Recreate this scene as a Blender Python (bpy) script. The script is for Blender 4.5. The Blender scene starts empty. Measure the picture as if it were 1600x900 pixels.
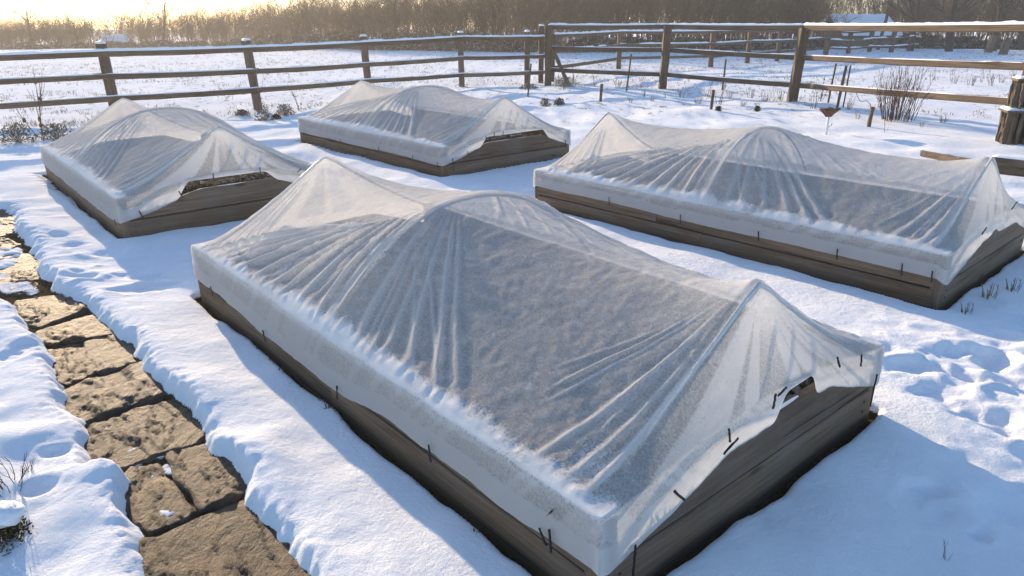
import bpy, bmesh, math, random
import numpy as np
from mathutils import Vector, Matrix, geometry
R = math.radians
sc = bpy.context.scene
col = sc.collection
random.seed(7)

# ------------------------------------------------------------------ camera
F, Y0, H = 1125.0, 30.0, 1.75          # focal length in px of a 1600 px wide frame, horizon row, eye height
PITCH = math.atan((450 - Y0) / F)
cd = bpy.data.cameras.new('camera'); cam = bpy.data.objects.new('camera', cd); col.objects.link(cam)
cd.sensor_width = 36; cd.lens = 36 * F / 1600; cd.clip_start = 0.05; cd.clip_end = 2000
cam.location = (0, 0, H); cam.rotation_euler = (R(90) - PITCH, 0, 0)
sc.camera = cam

# ------------------------------------------------------------------ sky, sun, exposure
SUN_AZ, SUN_EL = R(-32.5), R(14.0)      # azimuth measured from +Y towards +X
sv = Vector((math.sin(SUN_AZ) * math.cos(SUN_EL), math.cos(SUN_AZ) * math.cos(SUN_EL), math.sin(SUN_EL)))
w = bpy.data.worlds.new('World'); sc.world = w; w.use_nodes = True
nt = w.node_tree; nt.nodes.clear()
sky = nt.nodes.new('ShaderNodeTexSky'); sky.sky_type = 'NISHITA'; sky.sun_disc = False
sky.sun_elevation = SUN_EL; sky.sun_rotation = SUN_AZ; sky.altitude = 50; sky.dust_density = 0.6; sky.air_density = 1.0; sky.ozone_density = 3.2
bg = nt.nodes.new('ShaderNodeBackground'); bg.inputs['Strength'].default_value = 0.15
wo = nt.nodes.new('ShaderNodeOutputWorld')
nt.links.new(sky.outputs[0], bg.inputs[0]); nt.links.new(bg.outputs[0], wo.inputs[0])
sl = bpy.data.lights.new('sun', 'SUN'); so = bpy.data.objects.new('sun', sl); col.objects.link(so)
sl.energy = 4.7; sl.angle = R(0.6); sl.color = (1.0, 0.76, 0.50)
so.rotation_euler = (-sv).to_track_quat('-Z', 'Y').to_euler(); so.location = (-20, 30, 20)
vs = sc.view_settings; vs.view_transform = 'Standard'; vs.look = 'None'; vs.gamma = 1; vs.use_curve_mapping = False
vs.exposure = 0.95
sc.cycles.use_denoising = True
sc.cycles.max_bounces = 8; sc.cycles.transparent_max_bounces = 24; sc.cycles.volume_bounces = 1
HAZE_DENSITY = 0.0015

# ------------------------------------------------------------------ helpers: pixels to world, noise
cp_, sp_ = math.cos(PITCH), math.sin(PITCH)
def ray(px, py):
    dx = (px - 800) / F; dy = -(py - 450) / F
    return Vector((dx, cp_ + dy * sp_, -sp_ + dy * cp_))
def at(px, py, z=0.0):
    d = ray(px, py); t = (z - H) / d.z
    return Vector((d.x * t, d.y * t, z))
def px_per_m(y): return F / (y * cp_ + H * sp_)

def _h(ix, iy, s):
    h = (ix * 374761393 + iy * 668265263 + s * 1442695041) & 0xffffffff
    h = ((h ^ (h >> 13)) * 1274126177) & 0xffffffff
    return ((h ^ (h >> 16)) & 0xffffffff) / 4294967295.0
def vnoise(x, y, s=0):
    x = np.asarray(x, float); y = np.asarray(y, float)
    ix = np.floor(x).astype(np.int64); iy = np.floor(y).astype(np.int64)
    fx = x - ix; fy = y - iy
    fx = fx * fx * fx * (fx * (fx * 6 - 15) + 10); fy = fy * fy * fy * (fy * (fy * 6 - 15) + 10)
    a = _h(ix, iy, s); b = _h(ix + 1, iy, s); c = _h(ix, iy + 1, s); d = _h(ix + 1, iy + 1, s)
    return (a + (b - a) * fx) * (1 - fy) + (c + (d - c) * fx) * fy
def fbm(x, y, o=4, s=0):                 # about -1 .. 1
    t = 0; a = 1; n = 0
    for i in range(o):
        t = t + a * (vnoise(x * 2 ** i + 17.3 * i, y * 2 ** i - 9.1 * i, s + i) * 2 - 1); n += a; a *= 0.5
    return t / n
def sstep(a, b, x):
    t = np.clip((x - a) / (b - a), 0, 1); return t * t * (3 - 2 * t)
def seg_dist(x, y, poly, closed=True):
    d = np.full(np.shape(x), 1e9); n = len(poly)
    for i in range(n if closed else n - 1):
        a = poly[i]; b = poly[(i + 1) % n]
        ex, ey = b[0] - a[0], b[1] - a[1]
        t = np.clip(((x - a[0]) * ex + (y - a[1]) * ey) / (ex * ex + ey * ey + 1e-12), 0, 1)
        d = np.minimum(d, np.hypot(x - a[0] - t * ex, y - a[1] - t * ey))
    return d
def inside(x, y, poly):
    r = np.zeros(np.shape(x), bool); n = len(poly)
    for i in range(n):
        a = poly[i]; b = poly[(i + 1) % n]
        if a[1] == b[1]: continue
        r ^= ((a[1] > y) != (b[1] > y)) & (x < (b[0] - a[0]) * (y - a[1]) / (b[1] - a[1]) + a[0])
    return r
def sdist(x, y, poly):
    d = seg_dist(x, y, poly); return np.where(inside(x, y, poly), -d, d)

# ------------------------------------------------------------------ helpers: objects
def tag(o, label=None, cat=None, group=None, kind=None):
    if label: o['label'] = label
    if cat: o['category'] = cat
    if group: o['group'] = group
    if kind: o['kind'] = kind
    return o
def empty(name, loc, rz=0.0, label=None, cat=None, group=None):
    o = bpy.data.objects.new(name, None); col.objects.link(o); o.empty_display_size = 0.1
    o.matrix_basis = Matrix.Translation(Vector(loc)) @ Matrix.Rotation(rz, 4, 'Z')
    return tag(o, label, cat, group)
def wmat(o):
    m = o.matrix_basis.copy(); p = o.parent
    while p: m = p.matrix_basis @ m; p = p.parent
    return m
def put(o, parent=None, wm=None):
    if wm is None: wm = Matrix.Identity(4)
    if parent: o.parent = parent; o.matrix_basis = wmat(parent).inverted() @ wm
    else: o.matrix_basis = wm
    return o
def mesh_obj(name, v, f, mat, parent=None, wm=None, local=False, smooth=False, attrs=None):
    me = bpy.data.meshes.new(name)
    me.from_pydata([tuple(p) for p in v] if not isinstance(v, np.ndarray) else v.tolist(), [], f if not isinstance(f, np.ndarray) else f.tolist())
    if attrs:
        for k, a in attrs.items():
            at_ = me.attributes.new(k, 'FLOAT', 'POINT'); at_.data.foreach_set('value', np.asarray(a, np.float32).ravel())
    if smooth: me.polygons.foreach_set('use_smooth', [True] * len(me.polygons))
    me.materials.append(mat); me.update()
    o = bpy.data.objects.new(name, me); col.objects.link(o)
    if local and parent: o.parent = parent
    else: put(o, parent, wm)
    return o
def copy_tree(o, parent=None):
    c = o.copy(); col.objects.link(c)
    if parent: c.parent = parent
    for ch in list(o.children): copy_tree(ch, c)
    return c
def grid_faces(nu, nv, off=0, wrap=False):
    f = []
    for i in range(nu - 1):
        for j in range(nv if wrap else nv - 1):
            j2 = (j + 1) % nv
            f.append((off + i * nv + j, off + i * nv + j2, off + (i + 1) * nv + j2, off + (i + 1) * nv + j))
    return f
def frame(p0, p1, up=Vector((0, 0, 1))):
    p0 = Vector(p0); p1 = Vector(p1); x = (p1 - p0).normalized()
    y = up.cross(x)
    if y.length < 1e-4: y = Vector((0, 1, 0)).cross(x)
    y.normalize(); z = x.cross(y)
    m = Matrix((x, y, z)).transposed().to_4x4(); m.translation = p0
    return m, (p1 - p0).length
def beam_vf(L, bw, bh, seg=8, rough=0.004, taper=0.0, bev=0.012, seed=0, sag=0.0):
    """rough sawn timber along +X, section bw (Y) x bh (Z), centred, octagonal bevelled section"""
    rg = random.Random(seed); v = []; f = []
    b = min(bev, bw * .3, bh * .3)
    prof = [(-bw/2+b, -bh/2), (bw/2-b, -bh/2), (bw/2, -bh/2+b), (bw/2, bh/2-b), (bw/2-b, bh/2), (-bw/2+b, bh/2), (-bw/2, bh/2-b), (-bw/2, -bh/2+b)]
    wy = wz = 0
    for i in range(seg + 1):
        t = i / seg; k = 1 - taper * t
        wy += rg.uniform(-1, 1) * rough * .6; wz += rg.uniform(-1, 1) * rough * .6
        for (y, z) in prof:
            v.append((L * t, y * k + wy + rg.uniform(-1, 1) * rough, z * k + wz - sag * 4 * t * (1 - t) + rg.uniform(-1, 1) * rough))
    f = grid_faces(seg + 1, 8, 0, True)
    f.append(tuple(range(7, -1, -1))); n = seg * 8; f.append(tuple(range(n, n + 8)))
    return v, f
def beam(name, p0, p1, bw, bh, mat, parent=None, up=Vector((0, 0, 1)), **k):
    m, L = frame(p0, p1, up)
    v, f = beam_vf(L, bw, bh, **k)
    return mesh_obj(name, v, f, mat, parent, m)
def snow_strip_vf(L, bw, z0, th, seed=0, step=0.05, gaps=0.0):
    """pillow of snow lying along +X on a face at height z0"""
    n = max(3, int(L / step)); v = []; xs = np.linspace(0, L, n + 1)
    hh = th * (0.65 + 0.55 * vnoise(xs * 5 + seed * 7.7, xs * 0 + seed, seed) + .25 * vnoise(xs * 17, xs * 0, seed + 3))
    if gaps: hh = hh * sstep(gaps - .12, gaps + .12, vnoise(xs * 1.7 + seed, xs * 0 + 3.3, seed + 9))
    hh *= np.minimum(1, np.minimum(xs, L - xs) / 0.03 * .7 + .3)
    ww = bw * (0.47 + 0.08 * vnoise(xs * 9, xs * 0 + 5, seed + 5))
    for x, h, q in zip(xs, hh, ww):
        h = max(h, .002)
        for a in range(7):
            t = math.pi * a / 6
            v.append((x, q * math.cos(t), z0 - .004 + (h + .004) * math.sin(t) ** .7 if 0 < a < 6 else z0 - .004))
    f = grid_faces(n + 1, 7)
    f.append(tuple(range(6, -1, -1))); f.append(tuple(range(n * 7, n * 7 + 7)))
    return v, f
class TB:
    """collects thin round stems into one mesh"""
    def __init__(s): s.v = []; s.f = []
    def tube(s, pts, r0, r1, n=3):
        base = len(s.v); m = len(pts)
        for i, p in enumerate(pts):
            p = Vector(p); a = Vector(pts[max(0, i - 1)]); b = Vector(pts[min(m - 1, i + 1)])
            d = (b - a).normalized(); u = d.orthogonal().normalized(); q = d.cross(u)
            r = r0 + (r1 - r0) * i / (m - 1)
            for k in range(n):
                t = 2 * math.pi * k / n; s.v.append(p + u * (r * math.cos(t)) + q * (r * math.sin(t)))
        for i in range(m - 1):
            for k in range(n):
                k2 = (k + 1) % n
                s.f.append((base + i * n + k, base + i * n + k2, base + (i + 1) * n + k2, base + (i + 1) * n + k))
        s.f.append(tuple(base + (m - 1) * n + k for k in range(n)))
    def leaf(s, p, d, nrm, l, wd):
        d = d.normalized(); q = d.cross(nrm)
        if q.length < 1e-3: q = d.orthogonal()
        q.normalize(); b = len(s.v)
        s.v += [p, p + d * l * .5 + q * wd / 2, p + d * l, p + d * l * .5 - q * wd / 2]; s.f.append((b, b + 1, b + 2, b + 3))
    def blob(s, c, rx, ry, rz, seed=0, n=8):
        b = len(s.v); rg = random.Random(seed); c = Vector(c)
        for i in range(1, n):
            t = math.pi * i / n
            for k in range(n):
                a = 2 * math.pi * k / n; q = 1 + rg.uniform(-.14, .14)
                s.v.append(c + Vector((rx * q * math.sin(t) * math.cos(a), ry * q * math.sin(t) * math.sin(a), rz * q * math.cos(t))))
        s.f += grid_faces(n - 1, n, b, True)
        s.f.append(tuple(b + k for k in range(n))[::-1]); s.f.append(tuple(b + (n - 2) * n + k for k in range(n)))
    def build(s, name, mat, parent=None, wm=None, smooth=False, local=False):
        return mesh_obj(name, s.v, s.f, mat, parent, wm, local, smooth)

# ------------------------------------------------------------------ materials
def new_mat(name):
    m = bpy.data.materials.new(name); m.use_nodes = True; t = m.node_tree; t.nodes.clear()
    return m, t
def nd(t, typ, ins=None, **props):
    n = t.nodes.new(typ)
    for k, v in props.items(): setattr(n, k, v)
    for k, v in (ins or {}).items():
        if isinstance(v, bpy.types.NodeSocket): t.links.new(v, n.inputs[k])
        else: n.inputs[k].default_value = v
    return n
def math_(t, op, a, b=None, clamp=False):
    n = nd(t, 'ShaderNodeMath', {0: a}, operation=op, use_clamp=clamp)
    if b is not None:
        if isinstance(b, bpy.types.NodeSocket): t.links.new(b, n.inputs[1])
        else: n.inputs[1].default_value = b
    return n.outputs[0]
def ramp(t, fac, stops):
    n = nd(t, 'ShaderNodeValToRGB', {0: fac}); e = n.color_ramp.elements
    while len(e) < len(stops): e.new(0.5)
    for el, (p, c) in zip(e, stops):
        el.position = p; el.color = (*c, 1) if len(c) == 3 else c
    return n.outputs[0]
def mixc(t, fac, a, b):
    n = nd(t, 'ShaderNodeMix', data_type='RGBA')
    for k, v in ((0, fac), (6, a), (7, b)):
        if isinstance(v, bpy.types.NodeSocket): t.links.new(v, n.inputs[k])
        else: n.inputs[k].default_value = v if not isinstance(v, tuple) or len(v) == 4 else (*v, 1)
    return n.outputs[2]
def noise(t, vec, scale, detail=4, rough=.55, dist=0.0, out=0):
    return nd(t, 'ShaderNodeTexNoise', {'Vector': vec, 'Scale': scale, 'Detail': detail, 'Roughness': rough, 'Distortion': dist}).outputs[out]
def coords(t, kind='Object', scale=None):
    c = nd(t, 'ShaderNodeTexCoord').outputs[kind]
    if scale: c = nd(t, 'ShaderNodeMapping', {'Vector': c, 'Scale': scale}).outputs[0]
    return c
def attr(t, name): return nd(t, 'ShaderNodeAttribute', attribute_name=name).outputs['Fac']
def finish(t, shader): nd(t, 'ShaderNodeOutputMaterial', {'Surface': shader})
def bsdf(t, colr, rough=.8, normal=None, spec=.3, **k):
    ins = {'Base Color': colr if isinstance(colr, bpy.types.NodeSocket) else (*colr, 1), 'Roughness': rough, 'Specular IOR Level': spec}
    if normal is not None: ins['Normal'] = normal
    ins.update(k)
    return nd(t, 'ShaderNodeBsdfPrincipled', ins).outputs[0]
def bump(t, h, s=.4, d=.01, n=None):
    ins = {'Height': h, 'Strength': s, 'Distance': d}
    if n is not None: ins['Normal'] = n
    return nd(t, 'ShaderNodeBump', ins).outputs[0]

def mat_ground():
    m, t = new_mat('snow_and_soil'); P = nd(t, 'ShaderNodeNewGeometry').outputs['Position']
    soil = attr(t, 'soil'); stub = attr(t, 'stubble')
    n1 = noise(t, P, 9, 6); n2 = noise(t, P, 70, 5, .7); n3 = noise(t, P, 210, 3, .8); n4 = noise(t, P, 22, 5, .6)
    scol = mixc(t, n1, (.80, .84, .90), (.90, .91, .93))
    # soil and moss that show through
    dcol = ramp(t, n2, [(.25, (.02, .015, .010)), (.5, (.065, .046, .028)), (.72, (.15, .11, .065))])
    dcol = mixc(t, math_(t, 'MULTIPLY', sst(t, n4, .48, .62), .7), dcol, (.035, .045, .012, 1))
    # dead grass poking out of the thin field snow
    mp = nd(t, 'ShaderNodeMapping', {'Vector': P, 'Scale': (1.0, .45, 1)}).outputs[0]
    g1 = noise(t, mp, 4.5, 8, .78); g2 = noise(t, P, .35, 3)
    thr = math_(t, 'SUBTRACT', .61, math_(t, 'MULTIPLY', g2, .14))
    fleck = math_(t, 'MULTIPLY', sst2(t, math_(t, 'SUBTRACT', g1, thr), 0, .09), stub)
    gcol = ramp(t, n2, [(.3, (.10, .075, .05)), (.7, (.30, .24, .16))])
    c = mixc(t, math_(t, 'MULTIPLY', fleck, .85), scol, gcol)
    sm = math_(t, 'ADD', soil, math_(t, 'MULTIPLY', math_(t, 'SUBTRACT', n2, .5), .5))
    sm = sst2(t, sm, .42, .6)
    c = mixc(t, sm, c, dcol)
    hgt = math_(t, 'ADD', math_(t, 'MULTIPLY', n2, .42), math_(t, 'MULTIPLY', n3, .30))
    hgt = math_(t, 'ADD', hgt, math_(t, 'MULTIPLY', n4, .9))
    nb = bump(t, hgt, .62, .02)
    finish(t, bsdf(t, c, .8, nb, 0.0))
    return m
def sst2(t, v, a, b):
    return nd(t, 'ShaderNodeMapRange', {'Value': v, 'From Min': a, 'From Max': b}, interpolation_type='SMOOTHSTEP').outputs[0]
sst = sst2
def mat_snow(name='lying_snow'):
    m, t = new_mat(name); c = coords(t)
    n = noise(t, c, 60, 5, .7); n3 = noise(t, c, 14, 4)
    finish(t, bsdf(t, mixc(t, n3, (.80, .84, .90), (.9, .91, .93)), .6, bump(t, math_(t, 'ADD', n, n3), .5, .012), .25))
    return m
def mat_wood(name, dark, mid, light, moss=0.0, frost=0.0, grey=.5):
    m, t = new_mat(name); c = coords(t)
    inf = nd(t, 'ShaderNodeObjectInfo').outputs['Random']
    off = nd(t, 'ShaderNodeVectorMath', {0: c, 1: nd(t, 'ShaderNodeCombineXYZ', {0: math_(t, 'MULTIPLY', inf, 31), 1: math_(t, 'MULTIPLY', inf, 17), 2: inf}).outputs[0]}, operation='ADD').outputs[0]
    g = nd(t, 'ShaderNodeMapping', {'Vector': off, 'Scale': (1.3, 46, 46)}).outputs[0]
    grain = noise(t, g, 1.6, 8, .65, .25)
    streak = noise(t, nd(t, 'ShaderNodeMapping', {'Vector': off, 'Scale': (.7, 12, 12)}).outputs[0], 1.5, 5, .6, .2)
    blot = noise(t, off, 3.2, 5, .6)
    kn = nd(t, 'ShaderNodeTexVoronoi', {'Vector': nd(t, 'ShaderNodeMapping', {'Vector': off, 'Scale': (1.7, 5.5, 5.5)}).outputs[0], 'Scale': 1.0}).outputs['Distance']
    knot = math_(t, 'SUBTRACT', 1, sst2(t, kn, .04, .13))
    cc = ramp(t, math_(t, 'ADD', math_(t, 'MULTIPLY', grain, .62), math_(t, 'MULTIPLY', streak, .42)), [(.38, dark), (.52, mid), (.66, light)])
    cc = mixc(t, inf, cc, nd(t, 'ShaderNodeVectorMath', {0: cc, 1: (.68, .66, .64)}, operation='MULTIPLY').outputs[0])
    gr = mixc(t, math_(t, 'MULTIPLY', sst2(t, blot, .42, .68), grey), cc, (.20, .19, .18, 1))
    cc = mixc(t, math_(t, 'MULTIPLY', knot, .75), gr, (dark[0] * .35, dark[1] * .35, dark[2] * .35, 1))
    crack = sst2(t, noise(t, nd(t, 'ShaderNodeMapping', {'Vector': off, 'Scale': (.8, 40, 40)}).outputs[0], 1, 3, .5, .4), .66, .72)
    cc = mixc(t, math_(t, 'MULTIPLY', crack, .8), cc, (.012, .009, .007, 1))
    if moss:
        z = nd(t, 'ShaderNodeSeparateXYZ', {0: nd(t, 'ShaderNodeNewGeometry').outputs['Position']}).outputs[2]
        k = math_(t, 'MULTIPLY', math_(t, 'SUBTRACT', 1, sst2(t, math_(t, 'ADD', z, math_(t, 'MULTIPLY', blot, -.14)), -.09, .02)), moss)
        cc = mixc(t, k, cc, (.022, .02, .010, 1))
    if frost:
        fr = math_(t, 'MULTIPLY', sst2(t, noise(t, off, 26, 6, .75), .56, .7), frost)
        nz = nd(t, 'ShaderNodeSeparateXYZ', {0: nd(t, 'ShaderNodeNewGeometry').outputs['Normal']}).outputs[2]
        fr = math_(t, 'MULTIPLY', fr, sst2(t, nz, -.1, .7))
        cc = mixc(t, fr, cc, (.8, .82, .85, 1))
    nb = bump(t, math_(t, 'SUBTRACT', grain, math_(t, 'MULTIPLY', crack, 1.2)), .4, .005)
    finish(t, bsdf(t, cc, .82, nb, .25))
    return m
def mat_fleece():
    m, t = new_mat('white_fleece'); c = coords(t)
    fold = attr(t, 'fold'); frost = attr(t, 'frost'); trim = attr(t, 'skirt')
    n1 = noise(t, c, 105, 5, .8); n2 = noise(t, c, 260, 3, .8); n3 = noise(t, c, 5, 4, .6)
    fib = nd(t, 'ShaderNodeTexVoronoi', {'Vector': nd(t, 'ShaderNodeMapping', {'Vector': c, 'Scale': (1, 1, 1)}).outputs[0], 'Scale': 160.0, 'Randomness': 1.0}, feature='DISTANCE_TO_EDGE').outputs['Distance']
    fibm = math_(t, 'SUBTRACT', 1, sst2(t, fib, .0, .14))
    hair = math_(t, 'SUBTRACT', 1, sst2(t, nd(t, 'ShaderNodeTexVoronoi', {'Vector': nd(t, 'ShaderNodeMapping', {'Vector': nd(t, 'ShaderNodeVectorMath', {0: c, 1: noise(t, c, 3, 2, .5, 0, 1)}, operation='ADD').outputs[0], 'Scale': (1, 1.6, 1)}).outputs[0], 'Scale': 4.2}, feature='DISTANCE_TO_EDGE').outputs['Distance'], 0, .012))
    hair = math_(t, 'MULTIPLY', hair, sst2(t, n3, .5, .62))
    op = math_(t, 'ADD', .54, math_(t, 'MULTIPLY', math_(t, 'SUBTRACT', n1, .5), 1.25))
    op = math_(t, 'ADD', op, math_(t, 'MULTIPLY', math_(t, 'SUBTRACT', n2, .5), .8))
    op = math_(t, 'ADD', op, math_(t, 'MULTIPLY', fibm, .10))
    op = math_(t, 'ADD', op, math_(t, 'MULTIPLY', hair, .28))
    op = math_(t, 'ADD', op, math_(t, 'MULTIPLY', math_(t, 'SUBTRACT', n3, .5), .08))
    lw = nd(t, 'ShaderNodeLayerWeight', {'Blend': .35}).outputs['Facing']
    op = math_(t, 'ADD', op, math_(t, 'MULTIPLY', lw, .38))          # threads close up when seen at a slant
    op = math_(t, 'ADD', op, math_(t, 'MULTIPLY', fold, .5))
    op = math_(t, 'ADD', op, math_(t, 'MULTIPLY', trim, .12))
    fr = sst2(t, math_(t, 'ADD', frost, math_(t, 'MULTIPLY', math_(t, 'SUBTRACT', n1, .5), 1.1)), .35, .75)
    op = math_(t, 'ADD', op, math_(t, 'MULTIPLY', fr, .6), True)
    op = math_(t, 'MINIMUM', op, .97)
    nb = bump(t, math_(t, 'ADD', math_(t, 'ADD', n1, math_(t, 'MULTIPLY', n2, .5)), math_(t, 'MULTIPLY', fr, 1.0)), .35, .005)
    d = nd(t, 'ShaderNodeBsdfDiffuse', {'Color': (.90, .90, .90, 1), 'Normal': nb}).outputs[0]
    tr = nd(t, 'ShaderNodeBsdfTranslucent', {'Color': (.90, .89, .87, 1), 'Normal': nb}).outputs[0]
    body = nd(t, 'ShaderNodeMixShader', {0: math_(t, 'SUBTRACT', .58, math_(t, 'MULTIPLY', fr, .35)), 1: d, 2: tr}).outputs[0]
    tp = nd(t, 'ShaderNodeBsdfTransparent').outputs[0]
    finish(t, nd(t, 'ShaderNodeMixShader', {0: op, 1: tp, 2: body}).outputs[0])
    return m
def mat_stone():
    m, t = new_mat('riven_slate'); c = nd(t, 'ShaderNodeNewGeometry').outputs['Position']
    inf = nd(t, 'ShaderNodeObjectInfo').outputs['Random']
    st = nd(t, 'ShaderNodeMapping', {'Vector': c, 'Rotation': (0, 0, R(38)), 'Scale': (6, 2.2, 6)}).outputs[0]
    a = noise(t, st, 1.6, 8, .68, .8); b = noise(t, c, 45, 6, .75); d = noise(t, c, 5, 4)
    cc = ramp(t, a, [(.34, (.018, .013, .010)), (.46, (.070, .046, .030)), (.57, (.155, .100, .060)), (.70, (.27, .18, .105))])
    cc = mixc(t, math_(t, 'MULTIPLY', sst2(t, b, .48, .7), .55), cc, (.05, .042, .035, 1))
    cc = mixc(t, math_(t, 'MULTIPLY', sst2(t, inf, .35, .9), .75), cc, mixc(t, a, (.035, .031, .028), (.17, .145, .125)))
    nb = bump(t, math_(t, 'ADD', math_(t, 'MULTIPLY', a, 1.6), math_(t, 'MULTIPLY', b, .6)), 1.0, .035)
    finish(t, bsdf(t, cc, .62, nb, .3))
    return m
def mat_twig(name, c0, c1, frost=0.0, rough=.9):
    m, t = new_mat(name); c = coords(t); inf = nd(t, 'ShaderNodeObjectInfo').outputs['Random']
    n = noise(t, c, 6, 4, .7)
    cc = mixc(t, math_(t, 'ADD', math_(t, 'MULTIPLY', n, .45), math_(t, 'MULTIPLY', inf, .6)), c0, c1)
    if frost:
        k = math_(t, 'MULTIPLY', sst2(t, noise(t, c, 2.6, 5, .7), .5, .66), frost)
        cc = mixc(t, k, cc, (.75, .77, .8, 1))
    finish(t, bsdf(t, cc, rough, None, .15))
    return m
def mat_plain(name, colr, rough=.6, var=.25, scale=30):
    m, t = new_mat(name); c = coords(t); n = noise(t, c, scale, 5, .65)
    cc = mixc(t, n, tuple(x * (1 - var) for x in colr), tuple(min(1, x * (1 + var)) for x in colr))
    finish(t, bsdf(t, cc, rough, bump(t, n, .3, .004), .3))
    return m
def mat_mulch():
    m, t = new_mat('garden_soil'); c = coords(t)
    n = noise(t, c, 30, 6, .75); n2 = noise(t, c, 11, 5, .65)
    cc = ramp(t, n, [(.28, (.012, .009, .006)), (.5, (.05, .034, .02)), (.72, (.13, .085, .045))])
    fr = sst2(t, math_(t, 'ADD', n2, math_(t, 'MULTIPLY', math_(t, 'SUBTRACT', n, .5), .35)), .50, .62)
    cc = mixc(t, math_(t, 'MULTIPLY', fr, .42), cc, (.75, .78, .82, 1))
    finish(t, bsdf(t, cc, .9, bump(t, n, 1.0, .03), .2))
    return m

M_GROUND = mat_ground(); M_SNOW = mat_snow()
M_BOARD = mat_wood('weathered_board', (.11, .070, .044), (.195, .127, .080), (.285, .195, .128), moss=.45, frost=.10, grey=.2)
M_ENDB = mat_wood('grey_board', (.12, .080, .054), (.190, .128, .086), (.265, .185, .125), moss=.25, frost=.12, grey=.25)
M_FENCE = mat_wood('fence_timber', (.050, .034, .022), (.118, .080, .052), (.20, .142, .095), frost=.15, grey=.1)
M_OLD = mat_wood('old_post_timber', (.050, .036, .024), (.12, .088, .058), (.21, .165, .115), frost=.35, grey=.3)
M_FLEECE = mat_fleece(); M_STONE = mat_stone(); M_SOIL = mat_mulch()
M_CLIP = mat_plain('black_clip', (.012, .012, .013), .45)
M_PIPE = mat_plain('hoop_pipe', (.62, .60, .56), .5)
M_TWIG = mat_twig('bare_twigs', (.038, .028, .019), (.21, .14, .085))
M_TWIGR = mat_twig('red_brown_stems', (.07, .035, .022), (.17, .085, .05))
M_GRASS = mat_twig('dead_grass', (.10, .07, .035), (.30, .23, .13), frost=.5)
M_FROSTY = mat_twig('frosted_bramble', (.030, .030, .022), (.085, .075, .05), frost=.75)
M_BARK = mat_twig('dark_bark', (.030, .024, .018), (.085, .066, .048))
M_RUST = mat_plain('rusty_iron', (.10, .042, .022), .75, .5, 40)
M_MOSS = mat_twig('dark_moss', (.014, .014, .008), (.06, .05, .02), frost=.15)
M_SHEDW = mat_plain('shed_boards', (.13, .11, .09), .8)
M_WIRE = mat_plain('grey_wire', (.16, .15, .14), .5)

# ------------------------------------------------------------------ layout of the four beds
# near-left corner on the ground, heading of the long side, length, width
BEDS = [dict(n='front', c=(0.265, 1.760), a=R(130.6), L=3.64, W=1.885),
        dict(n='right', c=(2.745, 4.310), a=R(132.4), L=3.74, W=1.88),
        dict(n='left', c=(-3.280, 5.850), a=R(130.4), L=3.52, W=1.90),
        dict(n='back', c=(-0.800, 8.390), a=R(131.8), L=3.66, W=2.12)]
for b in BEDS:
    b['u'] = np.array([math.cos(b['a']), math.sin(b['a'])])          # along the length, away from the camera
    b['v'] = np.array([b['u'][1], -b['u'][0]])                        # along the width, to the right
    c = np.array(b['c']); b['poly'] = [c, c + b['v'] * b['W'], c + b['v'] * b['W'] + b['u'] * b['L'], c + b['u'] * b['L']]

# ------------------------------------------------------------------ the ground: one sheet of snow with the trodden path sunk in it
PATH_L = [(-90, 330), (-80, 420), (-60, 455), (16, 478), (24, 505), (58, 530), (70, 558), (72, 598), (88, 622), (104, 655), (130, 680), (136, 733), (180, 752), (186, 790), (208, 816), (220, 850), (232, 900), (236, 1000), (240, 1150)]
PATH_R = [(20, 322), (34, 352), (52, 385), (72, 420), (92, 446), (134, 468), (186, 508), (228, 555), (266, 600), (320, 650), (332, 684), (368, 716), (394, 748), (392, 776), (440, 812), (494, 868), (520, 915), (580, 1000), (660, 1150)]
PATH = [tuple(at(*p)[:2]) for p in PATH_L] + [tuple(at(*p)[:2]) for p in PATH_R[::-1]]
PRINTS = [(92, 372, .16, .07), (128, 385, .15, .07), (160, 398, .17, .07), (225, 432, .16, .06), (262, 446, .16, .06), (205, 455, .14, .06), (300, 405, .12, .03), (120, 436, .14, .06),
          (1487, 548, .11, .05), (1512, 592, .14, .085), (1420, 575, .17, .08), (1380, 550, .15, .06), (1452, 620, .17, .08), (1500, 640, .16, .08), (1560, 560, .15, .07), (1590, 600, .16, .08), (1588, 676, .13, .08),
          (1330, 556, .10, .03), (1550, 660, .16, .07), (1460, 762, .10, .06), (1450, 785, .16, .035), (1400, 760, .15, .02), (1585, 790, .18, .04), (1500, 720, .15, .03), (1440, 690, .14, .05), (1545, 510, .12, .04),
          (40, 545, .10, .05), (22, 560, .10, .05), (86, 712, .07, .05), (60, 770, .08, .05), (560, 850, .15, .02), (470, 700, .15, .02), (1100, 460, .10, .02)]
PRW = [(at(x, y), r, d) for x, y, r, d in PRINTS]
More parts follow.
